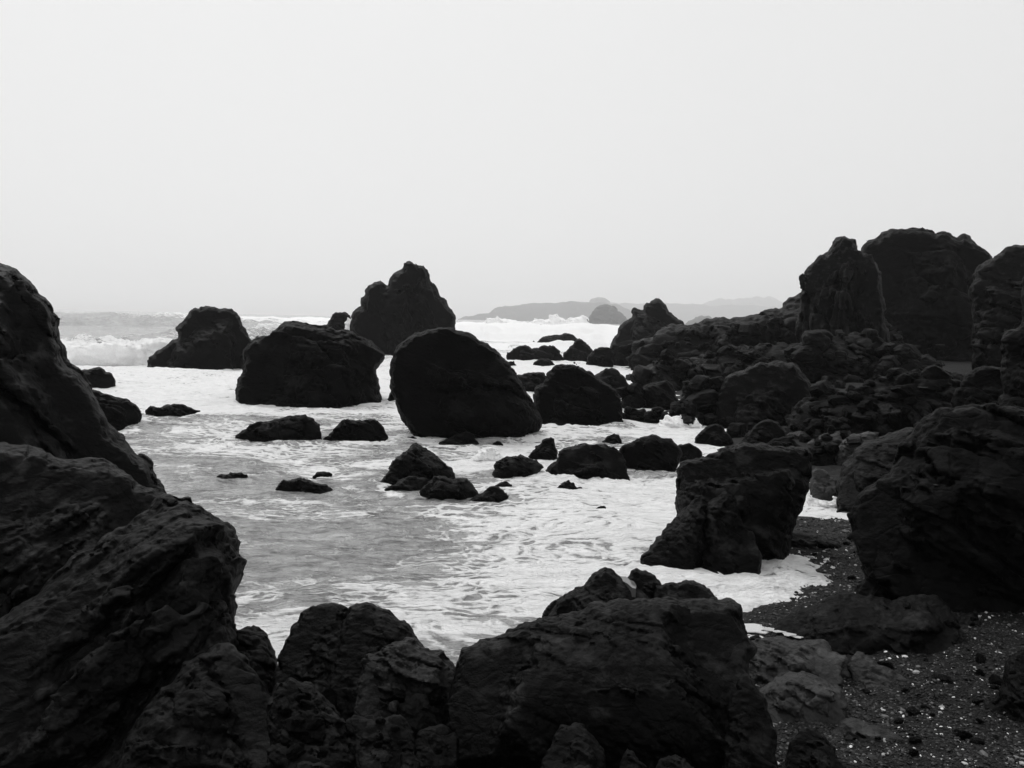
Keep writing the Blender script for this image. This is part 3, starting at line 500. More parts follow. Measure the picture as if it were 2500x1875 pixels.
JB = [
 ('long smooth dark rock lying on the pebble beach', [(495, 810), (530, 755), (640, 700), (760, 670), (800, 630), (850, 597), (920, 605), (1000, 620), (1100, 638), (1150, 648), (1230, 635), (1340, 620), (1440, 625), (1500, 680), (1540, 740), (1562, 800)], 905, M_ROCKN, .05, .22, .9),
 ('pale cracked slab beside the right end of the great foreground rock', [(220, 1010), (290, 930), (320, 905), (440, 880), (560, 885), (680, 890), (790, 905), (810, 960), (890, 985), (905, 1020), (860, 1080)], 1120, M_SLAB, .07, .35, .9),
 ('pale slab with a bright upper edge, nearest of the cracked slabs', [(350, 1300), (370, 1200), (430, 1150), (470, 1110), (560, 1080), (640, 1075), (700, 1100), (760, 1130), (870, 1195), (905, 1280), (890, 1350)], 1360, M_SLAB, .06, .35, .7),
 ('small wedge of rock between the cracked slabs and the striped slab', [(800, 1080), (810, 1030), (850, 1020), (900, 1040), (930, 1090)], 1110, M_SLAB, .06, .35, .5),
 ('striped pale slab tapering to the right on the pebbles', [(910, 1060), (925, 990), (960, 953), (1010, 980), (1100, 1030), (1190, 1075), (1260, 1110), (1290, 1140)], 1155, M_SLAB, .08, .25, .6),
 ('low flat slab half sunk in the pebbles near the bottom', [(810, 1450), (860, 1375), (920, 1358), (1000, 1372), (1090, 1400), (1170, 1435), (1245, 1475)], 1480, M_SLAB, .07, .3, .6),
 ('angular two-faced rock in the pebbles near the bottom', [(540, 1660), (560, 1500), (610, 1420), (670, 1402), (720, 1420), (760, 1470), (830, 1530), (900, 1660)], 1690, M_ROCKN, .07, .35, .3),
 ('dark rock sticking into the picture from the right edge of the beach', [(1730, 1260), (1800, 1240), (1840, 1150), (1850, 1050), (1900, 980), (2000, 920), (2200, 900), (2300, 1300)], 1345, M_ROCKN, .07, .35, .3),
 ('pointed black rock standing on the beach under the right-hand mass', [(945, 610), (1010, 530), (1050, 450), (1080, 380), (1138, 333), (1160, 400), (1190, 470), (1290, 540), (1360, 610)], 635, None, .06, .35, .2),
 ('dark rounded stone on the pebbles right of the long smooth rock', [(1565, 790), (1590, 740), (1640, 722), (1690, 740), (1715, 790)], 800, M_ROCKN, .05, .4, .3),
 ('low dark rock at the foot of the right-hand mass', [(1430, 600), (1480, 540), (1530, 520), (1600, 530), (1700, 580), (1760, 610)], 615, None, .06, .35, .3),
 ('dark angular rock by the right edge under the black mass', [(1740, 610), (1800, 560), (1880, 510), (1966, 480), (2100, 500), (2200, 620)], 630, None, .06, .35, .3),
 ('small dark rock between the great rock and the cracked slabs', [(300, 905), (320, 870), (370, 858), (400, 880), (405, 915)], 920, None, .05, .4, .3),
]
for lb, p, y, mt, am, T, ln in JB: rock(lb, 'J', p, y, name='shore_rock', cat='rock', T=T, vox=3.6, amp=am, mat=mt, lean=ln)

# ================================================================== water
M_WATER, n, l, b = new_mat('sea_water')
tcn = n.new('ShaderNodeTexCoord')
at = n.new('ShaderNodeAttribute'); at.attribute_name = 'foam'
def nz(scale, detail, rough, dist=0.0, vec=None):
    q = n.new('ShaderNodeTexNoise'); q.inputs['Scale'].default_value = scale; q.inputs['Detail'].default_value = detail
    q.inputs['Roughness'].default_value = rough; q.inputs['Distortion'].default_value = dist
    l.new(vec or tcn.outputs['Object'], q.inputs['Vector']); return q
def mth(op, a, bb, c=None):
    q = n.new('ShaderNodeMath'); q.operation = op
    for i, v in enumerate((a, bb, c)):
        if v is None: continue
        if isinstance(v, (int, float)): q.inputs[i].default_value = v
        else: l.new(v, q.inputs[i])
    return q.outputs[0]
mpx = n.new('ShaderNodeMapping'); mpx.inputs['Scale'].default_value = (0.5, 1.0, 1.0); mpx.inputs['Rotation'].default_value = (0, 0, -0.12)
l.new(tcn.outputs['Object'], mpx.inputs[0])
warp = nz(0.9, 4, 0.6)
wv = n.new('ShaderNodeVectorMath'); wv.operation = 'MULTIPLY_ADD'; wv.inputs[1].default_value = (0.9, 0.9, 0); l.new(warp.outputs['Color'], wv.inputs[0]); l.new(mpx.outputs[0], wv.inputs[2])
lace = n.new('ShaderNodeTexVoronoi'); lace.feature = 'DISTANCE_TO_EDGE'; lace.inputs['Scale'].default_value = 4.2; l.new(wv.outputs[0], lace.inputs['Vector'])
lace2 = n.new('ShaderNodeTexVoronoi'); lace2.feature = 'SMOOTH_F1'; lace2.inputs['Scale'].default_value = 11; l.new(wv.outputs[0], lace2.inputs['Vector'])
wq = nz(0.22, 3, 0.5)
wv2 = n.new('ShaderNodeVectorMath'); wv2.operation = 'MULTIPLY_ADD'; wv2.inputs[1].default_value = (3.0, 3.0, 0); l.new(wq.outputs['Color'], wv2.inputs[0]); l.new(mpx.outputs[0], wv2.inputs[2])
l.new(wv2.outputs[0], wv.inputs[2])
fb = nz(0.60, 10, 0.62, 0.9, wv2.outputs[0])
fb2 = nz(6.0, 8, 0.7, 0.3, mpx.outputs[0])
f_l = mth('SUBTRACT', 0.22, lace.outputs['Distance'])          # + near edges
s1 = mth('MULTIPLY_ADD', f_l, 2.0, mth('MULTIPLY_ADD', fb.outputs[0], 3.0, -1.52))
s2 = mth('MULTIPLY_ADD', fb2.outputs[0], 1.2, mth('ADD', s1, -0.60))
s3 = mth('MULTIPLY_ADD', lace2.outputs['Distance'], -0.25, mth('ADD', s2, 0.10))
tot = mth('ADD', s3, mth('MULTIPLY_ADD', at.outputs['Fac'], 1.5, -0.75))
fr = n.new('ShaderNodeMapRange'); fr.interpolation_type = 'SMOOTHSTEP'; fr.inputs['From Min'].default_value = -0.12; fr.inputs['From Max'].default_value = 0.30
l.new(tot, fr.inputs[0]); foam = fr.outputs[0]
wc = ramp(n, [(0.38, 0.17), (0.5, 0.40), (0.62, 0.58)]); chop = nz(2.6, 8, 0.62, 0.4, mpx.outputs[0]); l.new(mth('MULTIPLY_ADD', chop.outputs[0], .55, mth('MULTIPLY', fb2.outputs[0], .45)), wc.inputs[0])
fc = ramp(n, [(0.30, 0.80), (0.60, 0.97)]); l.new(fb2.outputs[0], fc.inputs[0])
mixc = n.new('ShaderNodeMix'); mixc.data_type = 'RGBA'; l.new(foam, mixc.inputs[0]); l.new(wc.outputs[0], mixc.inputs[6]); l.new(fc.outputs[0], mixc.inputs[7])
l.new(mixc.outputs[2], b.inputs['Base Color'])
l.new(mth('MULTIPLY_ADD', foam, 0.55, 0.13), b.inputs['Roughness'])
b.inputs['IOR'].default_value = 1.333
bp = n.new('ShaderNodeBump'); bp.inputs['Strength'].default_value = 0.8; bp.inputs['Distance'].default_value = 0.42; l.new(chop.outputs[0], bp.inputs['Height'])
bp2 = n.new('ShaderNodeBump'); bp2.inputs['Strength'].default_value = 0.7; bp2.inputs['Distance'].default_value = 0.09
l.new(mth('MULTIPLY_ADD', tot, 1.0, foam), bp2.inputs['Height']); l.new(bp.outputs[0], bp2.inputs['Normal']); l.new(bp2.outputs[0], b.inputs['Normal'])

def px_world(p):
    r = ray(p); t = -CAM_Z/np.minimum(r[..., 2], -1e-4); return CAMP[:2] + (r*t[..., None])[..., :2]
# foam cover in the cove, given as (pixel of the place, radius across, radius along the view as pixels, amount)
nr, nc = 760, 620
ang = np.radians(np.linspace(-62, 62, nc))
dist = np.concatenate([np.geomspace(4.5, 60, 430), np.geomspace(60.3, 14000, nr-430)])
Dd, An = np.meshgrid(dist, ang, indexing='ij')
WX = Dd*np.sin(An); WY = Dd*np.cos(An)
# place of each water point in the cove, expressed as bearing (deg*) and log distance for soft blobs
def blob(px, py, rx, ry, amt, acc):
    c = px_world(np.array([px, py], float)); dc = np.hypot(*c)
    # radii in metres at that spot
    e1 = px_world(np.array([px+rx, py], float)); e2 = px_world(np.array([px, py+ry], float))
    mx_ = np.hypot(*(e1-c)); my_ = abs(np.hypot(*e2) - dc)+.01
    u_ = c/dc; du = (WX-c[0])*u_[1] - (WY-c[1])*u_[0]; dv = (WX-c[0])*u_[0] + (WY-c[1])*u_[1]
    return acc + amt*np.exp(-((du/mx_)**2 + (dv/my_)**2))
foamv = np.full(WX.shape, 0.50)
foamv = np.where(Dd > 34, 0.50 + 0.42*np.clip((Dd-26)/12, 0, 1), foamv)
foamv = foamv - 0.68*np.clip((Dd-76)/14, 0, 1)
foamv = foamv - 0.34*np.clip((Dd-90)/30, 0, 1)          # open sea
for bl in [(800, 1290, 380, 110, -.42), (1000, 1380, 330, 60, -.22), (640, 1430, 200, 60, -.20), (760, 1180, 330, 40, -.12),
           (1500, 1220, 330, 110, .42), (1450, 1420, 420, 90, .38), (1800, 1440, 240, 70, .55), (1200, 1480, 330, 60, .22), (640, 1530, 180, 40, .25),
           (1450, 1035, 280, 26, .35), (600, 985, 330, 40, .25), (400, 920, 260, 26, .3), (1050, 1110, 260, 30, .12), (1300, 1130, 180, 30, .3),
           (900, 1255, 300, 10, .22), (1150, 1330, 200, 14, .12), (2010, 1250, 90, 40, .4), (620, 1180, 200, 30, -.12), (1120, 1600, 160, 60, -.06), (1230, 842, 260, 16, 1.0), (1500, 850, 160, 14, .8), (1180, 815, 220, 9, .9), (1400, 812, 220, 9, .8), (1330, 875, 200, 16, .4)]:
    foamv = blob(*bl, foamv)
foamv += 0.10*tex2(WX, WY, 60, .55) + 0.06*tex2(WX*0.4, WY, 16, .15)
# swell and chop, crests lying across the view
far = np.clip((Dd-20)/60, 0, 1)
Z = 0.035*tex2(WX*0.6, WY, 9, .2)*(1+1.2*far) + 0.012*tex2(WX*.8, WY, 2.9, .9)
sw = tex2(WX*0.30, WY, 210, .35)
Z += 0.34*far*np.clip(sw, -1.5, 2.2) + 0.12*far*tex2(WX*.45, WY, 60, .8)
def crest(px0, py0, halfpx, dw, hgt, foam_amt, skew=0.0):
    """a breaking swell: a ridge of water lying across the view at that pixel's distance"""
    global Z, foamv
    c = px_world(np.array([px0, py0], float)); e1 = px_world(np.array([px0+halfpx, py0], float)); hw = np.hypot(*(e1-c))
    dc = np.hypot(*c); u_ = c/dc
    du = (WX-c[0])*u_[1] - (WY-c[1])*u_[0]; dv = (WX-c[0])*u_[0] + (WY-c[1])*u_[1]
    dv = dv + skew*du + 0.5*dw*tex2(WX, WY, hw*2.2, .44)
    en = np.exp(-(du/hw)**4)
    prof = np.where(dv > 0, np.exp(-(dv/(dw*1.6))**2), np.exp(-(dv/(dw*.55))**2))
    lump = 1 + 0.28*tex2(WX, WY, max(hw*.8, 3), .63)
    Z += hgt*prof*en*np.clip(lump, .2, 1.8)
    foamv += foam_amt*en*np.exp(-((dv+dw*.6)/(dw*1.5))**2)
crest(290, 872, 190, 2.6, 1.25, 1.3)
crest(330, 850, 260, 4, 1.2, .9)
crest(620, 820, 170, 5, 1.6, .55)
crest(260, 795, 260, 7, 1.7, .05)
crest(430, 790, 130, 9, 2.2, .25)
crest(650, 792, 120, 8, 2.3, .7)
crest(220, 776, 120, 14, 2.6, .0)
crest(1260, 826, 240, 6, 1.6, 1.5)
crest(1200, 815, 200, 9, 1.9, 1.6)
crest(1350, 806, 220, 16, 2.6, 1.7)
crest(1250, 800, 200, 24, 2.6, 1.6)
crest(1500, 848, 160, 4, .8, 1.2)
for (a_, b_) in ((200, 60), (420, 40), (520, 70), (800, 120), (1300, 200)):   # whitecap streaks on open sea
    m_ = np.clip(tex2(WX*.3, WY, a_, .12*b_ % 1) - 1.9, 0, 1); foamv += .8*m_*np.clip((Dd-80)/40, 0, 1)
Z += 0.10*np.exp(-((np.hypot(WX-2.0, WY-16.5))/1.2)**2)
# no long waves where the water is shallow
dl = poly_sdf(WX, WY, LANDPOLY); Z *= np.clip(dl/3.0, .25, 1)
ZW = np.zeros_like(Z)
for o_ in list(C.objects):
    if o_.type != 'MESH' or not o_.name.startswith(('sea_rock', 'boulder', 'sea_stack')): continue
    lc = np.array(o_.location)
    if not (10 < np.hypot(lc[0], lc[1]) < 100): continue
    co = np.empty(len(o_.data.vertices)*3, np.float32); o_.data.vertices.foreach_get('co', co); co = co.reshape(-1, 3) + lc
    wl_ = co[np.abs(co[:, 2]-.02) < .10]
    if len(wl_) < 12: continue
    c0 = wl_[:, :2].mean(0); S_ = np.cov((wl_[:, :2]-c0).T) + np.eye(2)*1e-4; ev, Rv = np.linalg.eigh(S_); rad_ = np.sqrt(ev)*1.5
    m_ = (np.abs(WX-c0[0]) < rad_.max()+3) & (np.abs(WY-c0[1]) < rad_.max()+3)
    q_ = np.stack([WX[m_]-c0[0], WY[m_]-c0[1]], -1) @ Rv; rn = np.hypot(q_[:, 0]/rad_[0], q_[:, 1]/rad_[1]); dd_ = (rn-1.12)*math.sqrt(rad_[0]*rad_[1])
    tw = tex2(WX[m_], WY[m_], 5.0, .21)
    wash = np.exp(-(dd_/.55)**2)
    wsc = min(1.0, rad_.max()/1.1)
    foamv[m_] += .42*wash*np.clip(.5+tw, -.5, 1.4); ZW[m_] = np.maximum(ZW[m_], wsc*.085*wash*np.clip(.4+tex2(WX[m_], WY[m_], 3.4, .77), -.6, 1.4))
Z += ZW
edge = np.exp(-(dl/1.1)**2)*(WX > 2.0)*(Dd < 60); foamv += .5*edge
Z += 0.05*edge*(1+0.6*tex2(WX, WY, 2.0, .31))
Z[Dd > 1500] *= 0.6
V = np.stack([WX, WY, Z], -1).reshape(-1, 3)
ii = np.arange(nr*nc).reshape(nr, nc)
Q = np.stack([ii[:-1, :-1], ii[:-1, 1:], ii[1:, 1:], ii[1:, :-1]], -1).reshape(-1, 4)[:, ::-1]
me = make_mesh('water', V, Q, M_WATER)
a = me.attributes.new('foam', 'FLOAT', 'POINT'); a.data.foreach_set('value', np.where(Dd < 66, np.minimum(foamv, .90), np.clip(foamv, 0, 1.6)).clip(0).astype(np.float32).ravel())
link('water', me, kind='structure')

# ================================================================== beach and sea bed
M_BEACH, n, l, b = new_mat('black_pebble_sand')
tcn = n.new('ShaderNodeTexCoord')
v1 = n.new('ShaderNodeTexVoronoi'); v1.inputs['Scale'].default_value = 38; l.new(tcn.outputs['Object'], v1.inputs['Vector'])
n1 = nz(1.3, 8, .65); n3 = nz(60, 4, .7)
cv = ramp(n, [(0.0, 0.001), (0.6, 0.004), (0.9, 0.012), (1.0, 0.05)]); sp = n.new('ShaderNodeSeparateColor'); l.new(v1.outputs['Color'], sp.inputs[0]); l.new(sp.outputs[0], cv.inputs[0])
l.new(cv.outputs[0], b.inputs['Base Color'])
bp = n.new('ShaderNodeBump'); bp.inputs['Strength'].default_value = 1; bp.inputs['Distance'].default_value = .02; l.new(v1.outputs['Distance'], bp.inputs['Height']); bp.invert = True
bp2 = n.new('ShaderNodeBump'); bp2.inputs['Strength'].default_value = .6; bp2.inputs['Distance'].default_value = .1; l.new(n1.outputs[0], bp2.inputs['Height']); l.new(bp.outputs[0], bp2.inputs['Normal']); l.new(bp2.outputs[0], b.inputs['Normal'])
b.inputs['Roughness'].default_value = .65; b.inputs['Specular IOR Level'].default_value = .15
ys = np.concatenate([np.linspace(-20, 4, 20), np.linspace(4.2, 26, 300), np.geomspace(26.3, 200, 120), [400, 13000]])
xs = np.concatenate([[-12000, -400], np.linspace(-120, -10.5, 40), np.linspace(-10, 14, 320), np.geomspace(14.3, 400, 80), [12000]])
GX, GY = np.meshgrid(xs, ys, indexing='ij'); GZ = terrain(GX.ravel(), GY.ravel()).reshape(GX.shape)
GZ[:, -1] = -3; GZ[0] = -3; GZ[-1, -1] = -3
ii = np.arange(GX.size).reshape(GX.shape)
Q = np.stack([ii[:-1, :-1], ii[1:, :-1], ii[1:, 1:], ii[:-1, 1:]], -1).reshape(-1, 4)
link('beach', make_mesh('beach', np.stack([GX, GY, GZ], -1).reshape(-1, 3), Q, M_BEACH), kind='structure')


# ================================================================== loose boulders, pebbles, shells
def proto_mesh(name, seed, mat, h=0.075, flat=0.8):
    r = np.random.RandomState(seed); th = np.linspace(0, 2*np.pi, 14, endpoint=False)
    rad = r.uniform(.8, 1.05, 14); poly = np.stack([np.cos(th)*rad, np.sin(th)*rad*flat], -1)
    V, Q = build_field(poly, .8, 1.0, h, 0, .10, seed, 2.0, r.uniform(-1, 1), 1.0, facets=10)
    V = V[:, [0, 1, 2]]; V[:, 2] -= V[:, 2].min()*.55
    return make_mesh(name, V, Q, mat)
bpy.context.view_layer.update(); dg = bpy.context.evaluated_depsgraph_get()
def cast(p):
    d = ray(p); ok, loc, nrm, i, ob, m = scene.ray_cast(dg, Vector(CAMP), Vector(d))
    return (np.array(loc), np.array(nrm), ob.name) if ok else (None, None, '')
def in_poly(p, poly):
    return poly_sdf(np.array([p[0]]), np.array([p[1]]), np.array(poly, float))[0] < 0
PR = [proto_mesh('loose_boulder', 100+i, [M_ROCK, M_ROCKN, M_ROCKN][i % 3], flat=[.8, .6, .9][i % 3]) for i in range(8)]
rr_ = random.Random(5)
FIELD = [([(1520, 850), (1700, 800), (1900, 790), (2100, 800), (2300, 880), (2300, 930), (2200, 1020), (2100, 1080), (1950, 1140), (1780, 1100), (1720, 1060), (1600, 1010), (1500, 1000)], 240, 9, 42,
          'loose dark boulder among the broken rocks between the ridge and the small foam pool', 'loose boulders of the broken rock field'),
         ([(2120, 795), (2440, 800), (2430, 862), (2120, 868)], 40, 8, 26, 'dark boulder in the jumble along the foot of the domed rock', 'boulders at the foot of the domed rock'),
         ([(1490, 965), (1640, 985), (1700, 1035), (1640, 1045), (1500, 1035)], 22, 10, 26, 'dark stone in the heap at the shoreward end of the inlet', 'stones at the end of the inlet'),
         ([(1900, 1290), (2480, 1400), (2480, 1850), (2050, 1860), (2000, 1700), (2250, 1560), (2100, 1450)], 34, 7, 20, 'small dark stone lying loose on the pebble beach', 'loose stones on the pebble beach'),
         ([(680, 1700), (1150, 1700), (1200, 1860), (700, 1860)], 20, 10, 32, 'dark stone in the shaded gap between the foreground rocks', 'stones in the shaded gap of the foreground')]
todo = []
for poly, cnt, s0, s1, lb, gr in FIELD:
    xs_ = [p[0] for p in poly]; ys_ = [p[1] for p in poly]; k_ = 0; tries = 0
    while k_ < cnt and tries < 4000:
        tries += 1
        p = (rr_.uniform(min(xs_), max(xs_)), rr_.uniform(min(ys_), max(ys_)))
        if not in_poly(p, poly): continue
        loc, nrm, nm = cast(p)
        if loc is None or nm.startswith('water') or nrm[2] < .25: continue
        if not nm.startswith(('beach', 'rocky_ridge', 'rock_ledge', 'rock_pile', 'shore_rock', 'pebbles')): continue
        D_ = np.linalg.norm(loc-CAMP); sz = s0*(s1/s0)**(rr_.random()**1.6)*D_/F_PX
        todo.append((loc, sz, lb, gr)); k_ += 1
for i, (loc, sz, lb, gr) in enumerate(todo):
    o = link('loose_boulder', PR[rr_.randrange(8)], loc - np.array([0, 0, sz*.15]), lb, 'boulder' if sz > .25 else 'stone', gr)
    o.scale = (sz*rr_.uniform(.8, 1.3), sz*rr_.uniform(.8, 1.2), sz*rr_.uniform(.6, 1.0)); o.rotation_euler = (rr_.uniform(-.35, .35), rr_.uniform(-.35, .35), rr_.uniform(0, 6.28))
# pebbles: one carpet
M_PEB, n, l, b = new_mat('pebble'); at2 = n.new('ShaderNodeAttribute'); at2.attribute_name = 'shade'
cr2 = ramp(n, [(0.0, 0.0015), (0.55, 0.005), (0.84, 0.022), (0.955, 0.13), (1.0, 0.55)]); l.new(at2.outputs['Fac'], cr2.inputs[0]); l.new(cr2.outputs[0], b.inputs['Base Color'])
b.inputs['Roughness'].default_value = .5; b.inputs['Specular IOR Level'].default_value = .25
import bmesh
bm = bmesh.new(); bmesh.ops.create_icosphere(bm, subdivisions=1, radius=1); IV = np.array([v.co[:] for v in bm.verts]); IF = np.array([[v.index for v in f.verts] for f in bm.faces]); bm.free()
rp = np.random.RandomState(3); NP = 120000
pr = rp.rand(NP)**1.25*17 + 4.6; pa = np.radians(rp.uniform(-22, 40, NP)); PX, PY = pr*np.sin(pa), pr*np.cos(pa)
keep = poly_sdf(PX, PY, LANDPOLY) < -0.25; PX, PY, pr = PX[keep], PY[keep], pr[keep]
PZ = terrain(PX, PY); szs = np.clip(rp.lognormal(-4.85, .5, len(PX)), .004, .045)*(0.8+pr/16)
sc_ = szs[:, None]*rp.uniform(.6, 1.3, (len(PX), 3))*np.array([1, 1, .6]); an_ = rp.uniform(0, 6.28, len(PX))
tl = rp.uniform(-.5, .5, len(PX))
jit = IV[None]*(1+rp.uniform(-.22, .22, (len(PX), len(IV), 1)))*sc_[:, None]
x_ = jit[..., 0]*np.cos(tl)[:, None] + jit[..., 2]*np.sin(tl)[:, None]; z_ = -jit[..., 0]*np.sin(tl)[:, None] + jit[..., 2]*np.cos(tl)[:, None]; y_ = jit[..., 1]
PV = np.stack([x_*np.cos(an_)[:, None]-y_*np.sin(an_)[:, None] + PX[:, None], x_*np.sin(an_)[:, None]+y_*np.cos(an_)[:, None] + PY[:, None], z_ + PZ[:, None] + .003], -1).reshape(-1, 3)
PF = (IF[None] + (np.arange(len(PX))*len(IV))[:, None, None]).reshape(-1, 3)
me = make_mesh('pebbles', PV, PF, M_PEB, False); at_ = me.attributes.new('shade', 'FLOAT', 'POINT'); at_.data.foreach_set('value', np.repeat(rp.rand(len(PX)), len(IV)).astype(np.float32))
link('pebbles', me, kind='stuff')
# white shell pieces, each its own thing
M_SHELL, n, l, b = new_mat('bleached_shell'); b.inputs['Base Color'].default_value = G(.78); b.inputs['Roughness'].default_value = .55
def shell_mesh(seed):
    r = np.random.RandomState(seed); m = 9; th = np.linspace(0, 2*np.pi, m, endpoint=False); rad = r.uniform(.6, 1.1, m)
    top = np.stack([np.cos(th)*rad, np.sin(th)*rad*.75, np.full(m, .12)], -1); mid = top*np.array([.55, .55, 0]) + [0, 0, .36]
    bot = top*np.array([1, 1, 0]) - [0, 0, .03]; V = np.vstack([bot, top, mid, [[0, 0, .42]], [[0, 0, .02]]]); Fq = []
    for i in range(m):
        j = (i+1) % m; Fq += [(i, j, m+j), (i, m+j, m+i), (m+i, m+j, 2*m+j), (m+i, 2*m+j, 2*m+i), (2*m+i, 2*m+j, 3*m), (j, i, 3*m+1)]
    return make_mesh('shell', V, np.array(Fq), M_SHELL, False)
SM = [shell_mesh(i) for i in range(6)]
KN = [(1135, 965, 9), (1160, 1005, 7), (1207, 995, 6), (1195, 945, 6), (1500, 925, 7), (1575, 942, 5), (1490, 970, 5), (1727, 1010, 5), (1475, 1307, 8), (1242, 1352, 8), (1400, 1360, 4), (1215, 1420, 7), (1520, 1423, 9), (1467, 1415, 6),
      (1330, 1490, 8), (1270, 1475, 5), (925, 1535, 11), (1035, 1600, 9), (950, 1625, 9), (1030, 1540, 6), (1345, 1588, 6), (1310, 1585, 6), (1725, 710, 9), (600, 658, 9), (980, 343, 7), (1012, 312, 7), (900, 355, 6), (590, 322, 5),
      (960, 267, 6), (1215, 392, 4), (1550, 465, 6), (1610, 465, 6), (1660, 480, 5), (1740, 520, 4), (1425, 430, 5), (1360, 430, 6), (797, 402, 5), (690, 375, 4), (920, 400, 4), (1565, 658, 4), (1860, 680, 4), (1825, 620, 4), (1800, 1070, 6),
      (1665, 1080, 5), (1350, 1085, 5), (1300, 1160, 5), (1705, 1125, 4), (1760, 1355, 6), (1605, 1358, 4), (1915, 1650, 5), (1240, 935, 5), (1370, 955, 4), (1065, 940, 4), (500, 818, 4), (380, 730, 4), (120, 1527, 6), (215, 1635, 6), (350, 1577, 3)]
pts_ = [(tuple(src('J', [(a, b)])[0]), c) for a, b, c in KN]
for hx, hy in [(1510, 1262), (1550, 1285), (1660, 1240), (1640, 1330), (1680, 1350), (1740, 1332), (1600, 1300), (1520, 1240), (1155, 888)]: pts_.append((tuple(src('H', [(hx, hy)])[0]), 3.5))
BP = [(1900, 1290), (2100, 1300), (2480, 1390), (2490, 1870), (1950, 1870), (2050, 1700), (2250, 1640), (2350, 1530), (2250, 1480), (2000, 1420)]
while len(pts_) < 190:
    p = (rr_.uniform(1850, 2495), rr_.uniform(1290, 1870))
    if in_poly(p, BP): pts_.append((p, 2.2*math.exp(rr_.gauss(0, .35))))
for p, c in pts_:
    loc, nrm, nm = cast(p)
    if loc is None or not nm.startswith('beach'): continue
    sz = .5*c*np.linalg.norm(loc-CAMP)/F_PX*1.05
    o = link('shell', SM[rr_.randrange(6)], loc + np.array([0, 0, .006]), 'bleached white shell fragment lying among the dark beach pebbles', 'shell', 'white shell fragments on the beach')
    o.scale = (sz*1.15, sz, sz); o.rotation_euler = (rr_.uniform(-.6, .6), rr_.uniform(-.6, .6), rr_.uniform(0, 6.28))
# ================================================================== spray and foam lumps thrown up by the surf
M_FOAM, n, l, b = new_mat('white_foam'); q = nz(9, 8, .7, .3, n.new('ShaderNodeTexCoord').outputs['Object']); fcr = ramp(n, [(.3, .80), (.6, .95)]); l.new(q.outputs[0], fcr.inputs[0]); l.new(fcr.outputs[0], b.inputs['Base Color'])
b.inputs['Roughness'].default_value = .8; bpn = n.new('ShaderNodeBump'); bpn.inputs['Distance'].default_value = .06; bpn.inputs['Strength'].default_value = .9; l.new(q.outputs[0], bpn.inputs['Height']); l.new(bpn.outputs[0], b.inputs['Normal'])
def spray(z, p, y, D=None, vox=2.2, amp=.22, T=.3): rock(None, z, p, y, name='sea_spray', cat=None, D=D, vox=vox, amp=amp, T=T, mat=M_FOAM, kind='stuff', facets=0, lean=.2, crack=0)
spray('G', [(830, 245), (850, 205), (880, 195), (890, 168), (920, 160), (940, 180), (965, 172), (1005, 168), (1025, 195), (1050, 215), (1085, 210), (1110, 190), (1130, 225), (1150, 265)], 268)
spray('B', [(1640, 1440), (1690, 1410), (1720, 1370), (1765, 1355), (1800, 1370), (1830, 1400), (1900, 1425), (1960, 1440)], 1445)
spray('J', [(670, 70), (690, 25), (710, 55), (730, 60), (790, 66), (830, 46), (880, 45), (912, 62), (900, 90)], 95)
spray('C', [(640, 590), (440, 600), (450, 575), (500, 570), (560, 580), (640, 585)][::-1], 600, D=125)
spray('B', [(812, 620), (814, 505), (822, 488), (835, 484), (852, 500), (866, 620)], 650, D=97, T=.4)
spray('C', [(40, 500), (60, 440), (150, 420), (230, 400), (300, 392), (350, 376), (400, 384), (430, 372), (480, 380), (560, 392), (640, 396), (720, 380), (780, 358), (830, 366), (880, 388), (950, 376), (1010, 362), (1040, 400), (1090, 460), (1130, 510)], 540, D=420, amp=.13, T=.3, vox=2.4)
spray('C', [(1000, 500), (1060, 455), (1130, 470), (1200, 480), (1260, 495), (1270, 520)], 540, D=330, amp=.12, T=.3, vox=3)
spray('A', [(480, 850), (520, 780), (640, 770), (760, 745), (900, 765), (1000, 750), (1130, 755), (1240, 745), (1340, 760), (1340, 850)], 905, D=72, amp=.09, T=.22, vox=3.2)
spray('A', [(1900, 640), (1990, 605), (2080, 600), (2180, 606), (2240, 600), (2300, 640)], 660, D=170, amp=.10, T=.2, vox=2.5)
# small bright tide pools and rivulets lying on the shelf and the beach
M_POOL, n, l, b = new_mat('pool_water'); b.inputs['Base Color'].default_value = G(.10); b.inputs['Roughness'].default_value = .08
def puddle_mesh(seed):
    r = np.random.RandomState(seed); m = 12; th = np.linspace(0, 2*np.pi, m, endpoint=False); rad = r.uniform(.55, 1.1, m)
    top = np.stack([np.cos(th)*rad, np.sin(th)*rad, np.full(m, .0)], -1); bot = top*1.03 - [0, 0, .06]; V = np.vstack([top, bot, [[0, 0, 0]]])
    return make_mesh('tide_pool', V, np.array([(i, (i+1) % m, 2*m) for i in range(m)] + [(m+i, m+(i+1) % m, (i+1) % m) for i in range(m)] + [(m+i, (i+1) % m, i) for i in range(m)]), M_POOL, False)
PM = [puddle_mesh(i) for i in range(4)]; FM = []
for m_0 in PM:
    m_1 = m_0.copy(); m_1.name = 'sea_foam'; m_1.materials[0] = M_FOAM; FM.append(m_1)
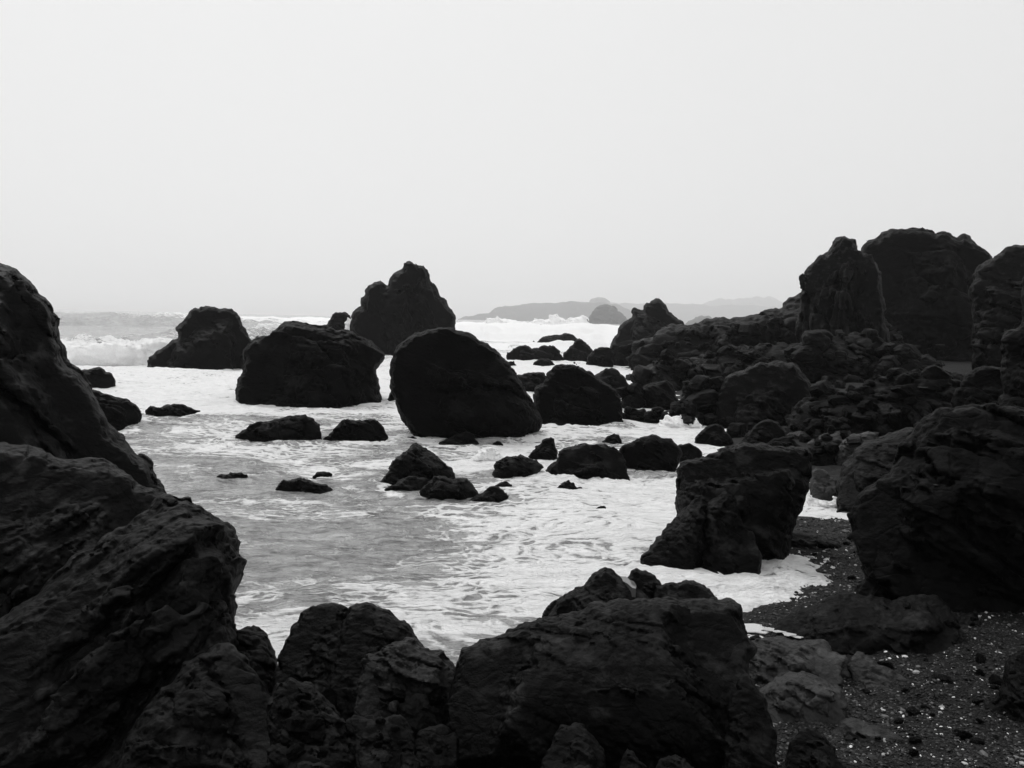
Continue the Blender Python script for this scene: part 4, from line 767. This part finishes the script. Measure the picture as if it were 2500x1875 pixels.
for z, x, y, wx in [('D', 1060, 895, 5), ('D', 1105, 838, 9), ('D', 1135, 825, 6), ('D', 1395, 882, 10), ('D', 1440, 888, 9), ('D', 1535, 896, 7), ('D', 1705, 768, 12), ('D', 1560, 775, 13), ('D', 1700, 965, 22), ('D', 1650, 985, 10),
                    ('D', 1590, 1022, 16), ('D', 1530, 1075, 6), ('D', 1740, 950, 10), ('D', 1270, 1185, 8), ('J', 350, 828, 28), ('J', 440, 832, 16), ('J', 500, 845, 12), ('J', 560, 860, 12), ('J', 610, 878, 10), ('C', 1760, 960, 7), ('C', 1370, 1075, 10), ('D', 1680, 1610, 6)]:
    p = src(z, [(x, y)])[0]; loc, nrm, nm = cast(p)
    if loc is None or nm.startswith('water'): continue
    sz = wx*np.linalg.norm(loc-CAMP)/F_PX
    o = link('sea_foam' if z == 'J' else 'tide_pool', FM[rr_.randrange(4)] if z == 'J' else PM[rr_.randrange(4)], loc + np.array([0, 0, .01+.08*sz]), kind='structure'); o.scale = (sz*(1.5 if z == 'J' else 1), sz*rr_.uniform(.6, 1.2), sz); o.rotation_euler = (0, 0, rr_.uniform(-.5, .3))
# rock pool held between the two rocks behind the great foreground rock
pool = src('I', [(1205, 148), (1245, 150), (1270, 170), (1295, 180), (1310, 205), (1308, 226), (1285, 222), (1255, 195), (1225, 178)])
r_ = ray(pool); t_ = (1.13 - CAM_Z)/r_[:, 2]; pw = CAMP + r_*t_[:, None]; c_ = pw.mean(0)
M_POOL, n, l, b = new_mat('pool_water'); b.inputs['Base Color'].default_value = G(.10); b.inputs['Roughness'].default_value = .08
m_ = len(pw); V = np.vstack([pw, pw - [0, 0, .10], [c_], [c_ - [0, 0, .1]]]) - c_
Fq = [(i, (i+1) % m_, 2*m_) for i in range(m_)] + [(m_+(i+1) % m_, m_+i, 2*m_+1) for i in range(m_)] + [(i, m_+i, m_+(i+1) % m_) for i in range(m_)] + [(i, m_+(i+1) % m_, (i+1) % m_) for i in range(m_)]
link('rock_pool', make_mesh('rock_pool', V, np.array(Fq), M_POOL, False), c_, kind='structure')

# ================================================================== haze
M_HAZE = bpy.data.materials.new('sea_haze'); M_HAZE.use_nodes = True
n, l = M_HAZE.node_tree.nodes, M_HAZE.node_tree.links; n.clear()
ho = n.new('ShaderNodeOutputMaterial'); hv = n.new('ShaderNodeVolumePrincipled')
hv.inputs['Color'].default_value = G(1.0); hv.inputs['Density'].default_value = 0.00019; hv.inputs['Anisotropy'].default_value = 0.45
l.new(hv.outputs[0], ho.inputs['Volume'])
x0, x1, y0, y1, z0, z1 = -15000., 15000., -300., 15000., -4., 470.
V = np.array([(x, y, z) for x in (x0, x1) for y in (y0, y1) for z in (z0, z1)])
Q = np.array([(0, 1, 3, 2), (4, 6, 7, 5), (0, 4, 5, 1), (2, 3, 7, 6), (0, 2, 6, 4), (1, 5, 7, 3)])
link('haze', make_mesh('haze', V, Q, M_HAZE, False), kind='stuff')
